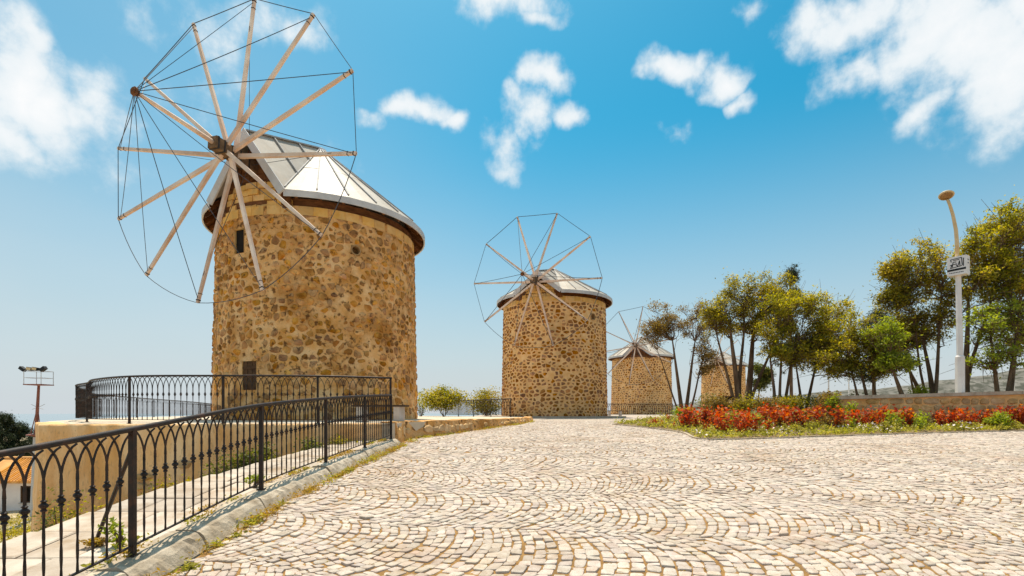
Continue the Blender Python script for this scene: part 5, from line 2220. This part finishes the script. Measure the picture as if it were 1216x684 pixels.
bench('dark slatted bench on pale blocks at the end of the railing', Tpx(452, 13.6), 13.6, TERR, rad(-8), 1.4)
bench('small dark bench on the paving between the second and third windmills', Tpx(730, 44), 44, rh(44), rad(5), 1.3)
y = 22.5
x = Tpx(862, y)
t = thing('fire_bowl', 'black shallow bowl on a foot standing behind the hedge', 'bowl', (x, y, bh(x, y)))
mb = MB()
mb.lathe([(.10, 0), (.06, .1), (.06, .62)], (x, y, bh(x, y)), 10)
mb.build('foot', 'iron', t)
mb = MB()
mb.lathe([(.08, .60), (.28, .66), (.36, .76), (.38, .80), (.33, .80), (.25, .72)], (x, y, bh(x, y)), 16)
mb.build('bowl', 'iron', t, smooth=True)


# ------------------------------------------------------------------ down the slope on the left: house, mast, trees
def make_house():
    y = 45.0
    X0, X1 = -50.0, -39.6
    Z = lambda py: zpx(py, y)
    zb_, ze, zr = Z(612), Z(571), Z(548)
    yb = y + 6.0
    t = thing('house', 'small whitewashed house with an orange tiled roof down the slope', 'house', ((X0 + X1) / 2, y + 3, zb_ - .5))
    mb = MB()
    wx, wz, ww, wh = -41.9, (Z(577) + Z(597)) / 2, .95, Z(577) - Z(597)
    xs = [X0, wx - ww / 2, wx + ww / 2, X1]
    zs = [zb_ - .8, wz - wh / 2, wz + wh / 2, ze]
    vs = [(a, y, b) for b in zs for a in xs]
    fs = [(r_ * 4 + c, r_ * 4 + c + 1, r_ * 4 + c + 5, r_ * 4 + c + 4) for r_ in range(3) for c in range(3) if not (r_ == 1 and c == 1)]
    k = len(vs)
    vs += [(X1, yb, zs[0]), (X1, yb, ze), (X1, y + 3, zr), (X0, yb, zs[0]), (X0, yb, ze)]
    fs += [(3, k, k + 1, k + 2, 15, 11, 7), (k, k + 3, k + 4, k + 1)]
    mb.add(vs, fs)
    mb.build('wall', 'house_wall', t)
    fr = MB()
    for (a, b, w, h) in ((wx - ww / 2 + .05, wz, .1, wh), (wx + ww / 2 - .05, wz, .1, wh), (wx, wz + wh / 2 - .05, ww, .1), (wx, wz - wh / 2 + .05, ww, .1), (wx, wz, .07, wh)):
        fr.box((a, y + .06, b), (w, .08, h))
    wn = fr.build('window', 'shutter', t)
    mb = MB()
    mb.box((wx, y + .14, wz), (ww, .02, wh))
    mb.build('pane', 'dark', wn)
    mb = MB()
    mb.box((wx, y - .04, wz - wh / 2 - .04), (ww + .2, .16, .07))
    mb.build('sill', 'concrete', wn)
    rf = MB()
    a = [(X0 - .3, y - .35, ze - .06), (X1 + .3, y - .35, ze - .06), (X1 + .3, y + 3, zr), (X0 - .3, y + 3, zr), (X1 + .3, yb + .35, ze - .06), (X0 - .3, yb + .35, ze - .06)]
    rf.add(a + [(p[0], p[1], p[2] - .12) for p in a], [(0, 1, 2, 3), (3, 2, 4, 5), (6, 9, 8, 7), (9, 11, 10, 8), (0, 6, 7, 1), (1, 7, 8, 2), (2, 8, 10, 4)])
    roof = rf.build('roof', 'roof_tile', t)
    n = int((X1 - X0 + .6) / .26)
    for i in range(n):
        x = X0 - .17 + .26 * i
        if x < -45:
            continue
        mb = MB()
        mb.tube([(x, y - .38, ze - .03), (x, y + 3, zr + .03)], .085, 6)
        mb.build('tile_row', 'roof_tile', roof)
    mb = MB()
    mb.tube([(X0 - .3, y + 3, zr + .05), (X1 + .3, y + 3, zr + .05)], .14, 6)
    mb.build('ridge_tiles', 'roof_tile', roof)


make_house()


def make_mast():
    y = 38.0
    Z = lambda py: zpx(py, y)
    X = lambda px: Tpx(px, y)
    xb, xt = X(38.5), X(46)
    zb_ = Z(620)
    t = thing('floodlight_mast', 'red and grey floodlight mast with a caged platform on top', 'mast', (xb, y, zb_))
    mb = MB()
    mb.box((X(45), y, zb_ - .45), (1.7, 1.4, 1.1))
    mb.build('footing', 'concrete', t)
    xm = X(42.5)
    mb = MB()
    mb.tube([(xb, y, zb_), (xm, y, Z(541 - 22))], [.17, .15], 10)
    mb.build('lower_pole', 'grey_paint', t)
    mb = MB()
    mb.lathe([(.15, 0), (.55, .05), (.55, .12), (.15, .2)], (xm, y, Z(518)), 10)
    mb.build('ring', 'red_paint', t)
    mb = MB()
    mb.tube([(xm, y, Z(520)), (xt, y, Z(458))], [.13, .085], 8)
    mb.build('upper_pole', 'red_paint', t)
    for s in (-1, 1):
        mb = MB()
        mb.tube([(xm + s * .38, y, Z(516)), (X(44.5) + s * .06, y, Z(488))], .025, 5)
        mb.build('stay', 'red_paint', t)
        for (dz, l) in ((480, .5), (486, .42)):
            mb = MB()
            mb.tube([(X(45), y, Z(484)), (X(45) + s * l, y, Z(dz))], .018, 4)
            mb.build('antenna', 'grey_paint', t)
    z0, z1 = Z(457), Z(441)
    w = .64
    mb = MB()
    mb.box((xt, y, z0), (2 * w, 1.1, .07))
    cg = mb.build('platform', 'red_paint', t)
    for sx in (-1, 1):
        for sy in (-1, 1):
            mb = MB()
            mb.tube([(xt + sx * w * .97, y + sy * .5, z0), (xt + sx * w * .97, y + sy * .5, z1)], .022, 5)
            mb.build('cage_post', 'grey_paint', cg)
    mb = MB()
    for zz in (z1, (z0 + z1) / 2):
        for sy in (-1, 1):
            mb.tube([(xt - w * .97, y + sy * .5, zz), (xt + w * .97, y + sy * .5, zz)], .02, 4)
        for sx in (-1, 1):
            mb.tube([(xt + sx * w * .97, y - .5, zz), (xt + sx * w * .97, y + .5, zz)], .02, 4)
    mb.build('cage_rail', 'grey_paint', cg)
    for i, dx in enumerate((-.74, -.2, .2, .74)):
        mb = MB()
        M = Matrix.Rotation(rad(-35 * (1 if dx > 0 else -1) if abs(dx) > .5 else 10), 3, 'Y')
        mb.box((xt + dx, y - .45, z1 + .14), (.38, .28, .22), M)
        fl = mb.build('floodlight', 'black_print', t)
        if abs(dx) < .5:
            m2 = MB()
            m2.box((xt + dx, y - .61, z1 + .14), (.32, .02, .17), M)
            m2.build('lamp_glass', 'cream_goldlit', fl)
        m3 = MB()
        m3.tube([(xt + dx * .85, y - .45, z1), (xt + dx, y - .45, z1 + .14)], .025, 5)
        m3.build('bracket', 'grey_paint', fl)
    # cable running off to the left
    mb = MB()
    p0, p1 = Vector((xm, y, Z(490))), Vector((X(-60), y + 6, Z(520)))
    mb.tube([p0.lerp(p1, f) - Vector((0, 0, .5 * math.sin(math.pi * f))) for f in np.linspace(0, 1, 8)], .018, 4)
    mb.build('cable', 'wire', t)


make_mast()
for (px, y, top, w, lab) in [(2, 60, 492, 9, 'dark spiky conifer at the left behind the tiled roof'), (24, 62, 504, 15, 'bushy dark pine between the conifer and the floodlight mast'),
                             (46, 66, 516, 15, 'dark pine crown behind the floodlight mast'), (-14, 58, 500, 16, 'dark pine partly outside behind the tiled roof')]:
    x = Tpx(px, y)
    zb_ = wall_h(x, y)
    ht = zpx(top, y) - zb_
    tree('dark_pine', lab, (x, y, zb_), [(0, 0, rng.uniform(-.2, .2), 0, ht * .97, .2)],
         [(0, 0, ht * .90, w / FPX * y * .35, 1.0, ht * .10), (0, 0, ht * .66, w / FPX * y * .9, 1.6, ht * .2)], 'leaf_pine', nclump=44, per=75, lsize=.26, clump_r=(.4, .8), asp=.22)

# low vegetation on the slope
P = []
for _ in range(130):
    y = rng.uniform(11, 42)
    x = -rng.uniform(.72, 1.05) * y
    n = 90
    q = rng.normal(0, 1, (n, 3)) * np.array([.5, .5, .0])
    q[:, 2] = np.abs(rng.normal(0, .16, n)) + .02
    q += np.array([x, y, 0])
    q[:, 2] += terrain_h(q[:, 0], q[:, 1])
    P.append(q)
o = leaves('slope_scrub', np.concatenate(P), .16, 'leaf_olive', asp=.4)
tag(o, 'low dry scrub on the slope below the railing', 'scrub', kind='stuff')
# rubble on the slope below the path
for i in range(26):
    y = rng.uniform(9.5, 17)
    x = -rng.uniform(.84, .99) * y
    if x > -9.9 and y > 10:
        x = -9.9 - rng.random() * 1.5
    z = wall_h(x, y)
    V, F4, F3 = stone_blob(rng.uniform(.25, .6), rng.uniform(.2, .45), rng.uniform(.12, .22), 9)
    V = V[:, [0, 2, 1]] * np.array([1, 1, -1])
    mb = MB()
    mb.add(V + np.array([x, y, z - .02]), F4 + F3)
    o = mb.build('loose_stone', 'planter_stone', None, loc=(x, y, z))
    tag(o, 'loose pale field stone lying on the dry slope below the railing', 'stone', 'loose stones on the slope')
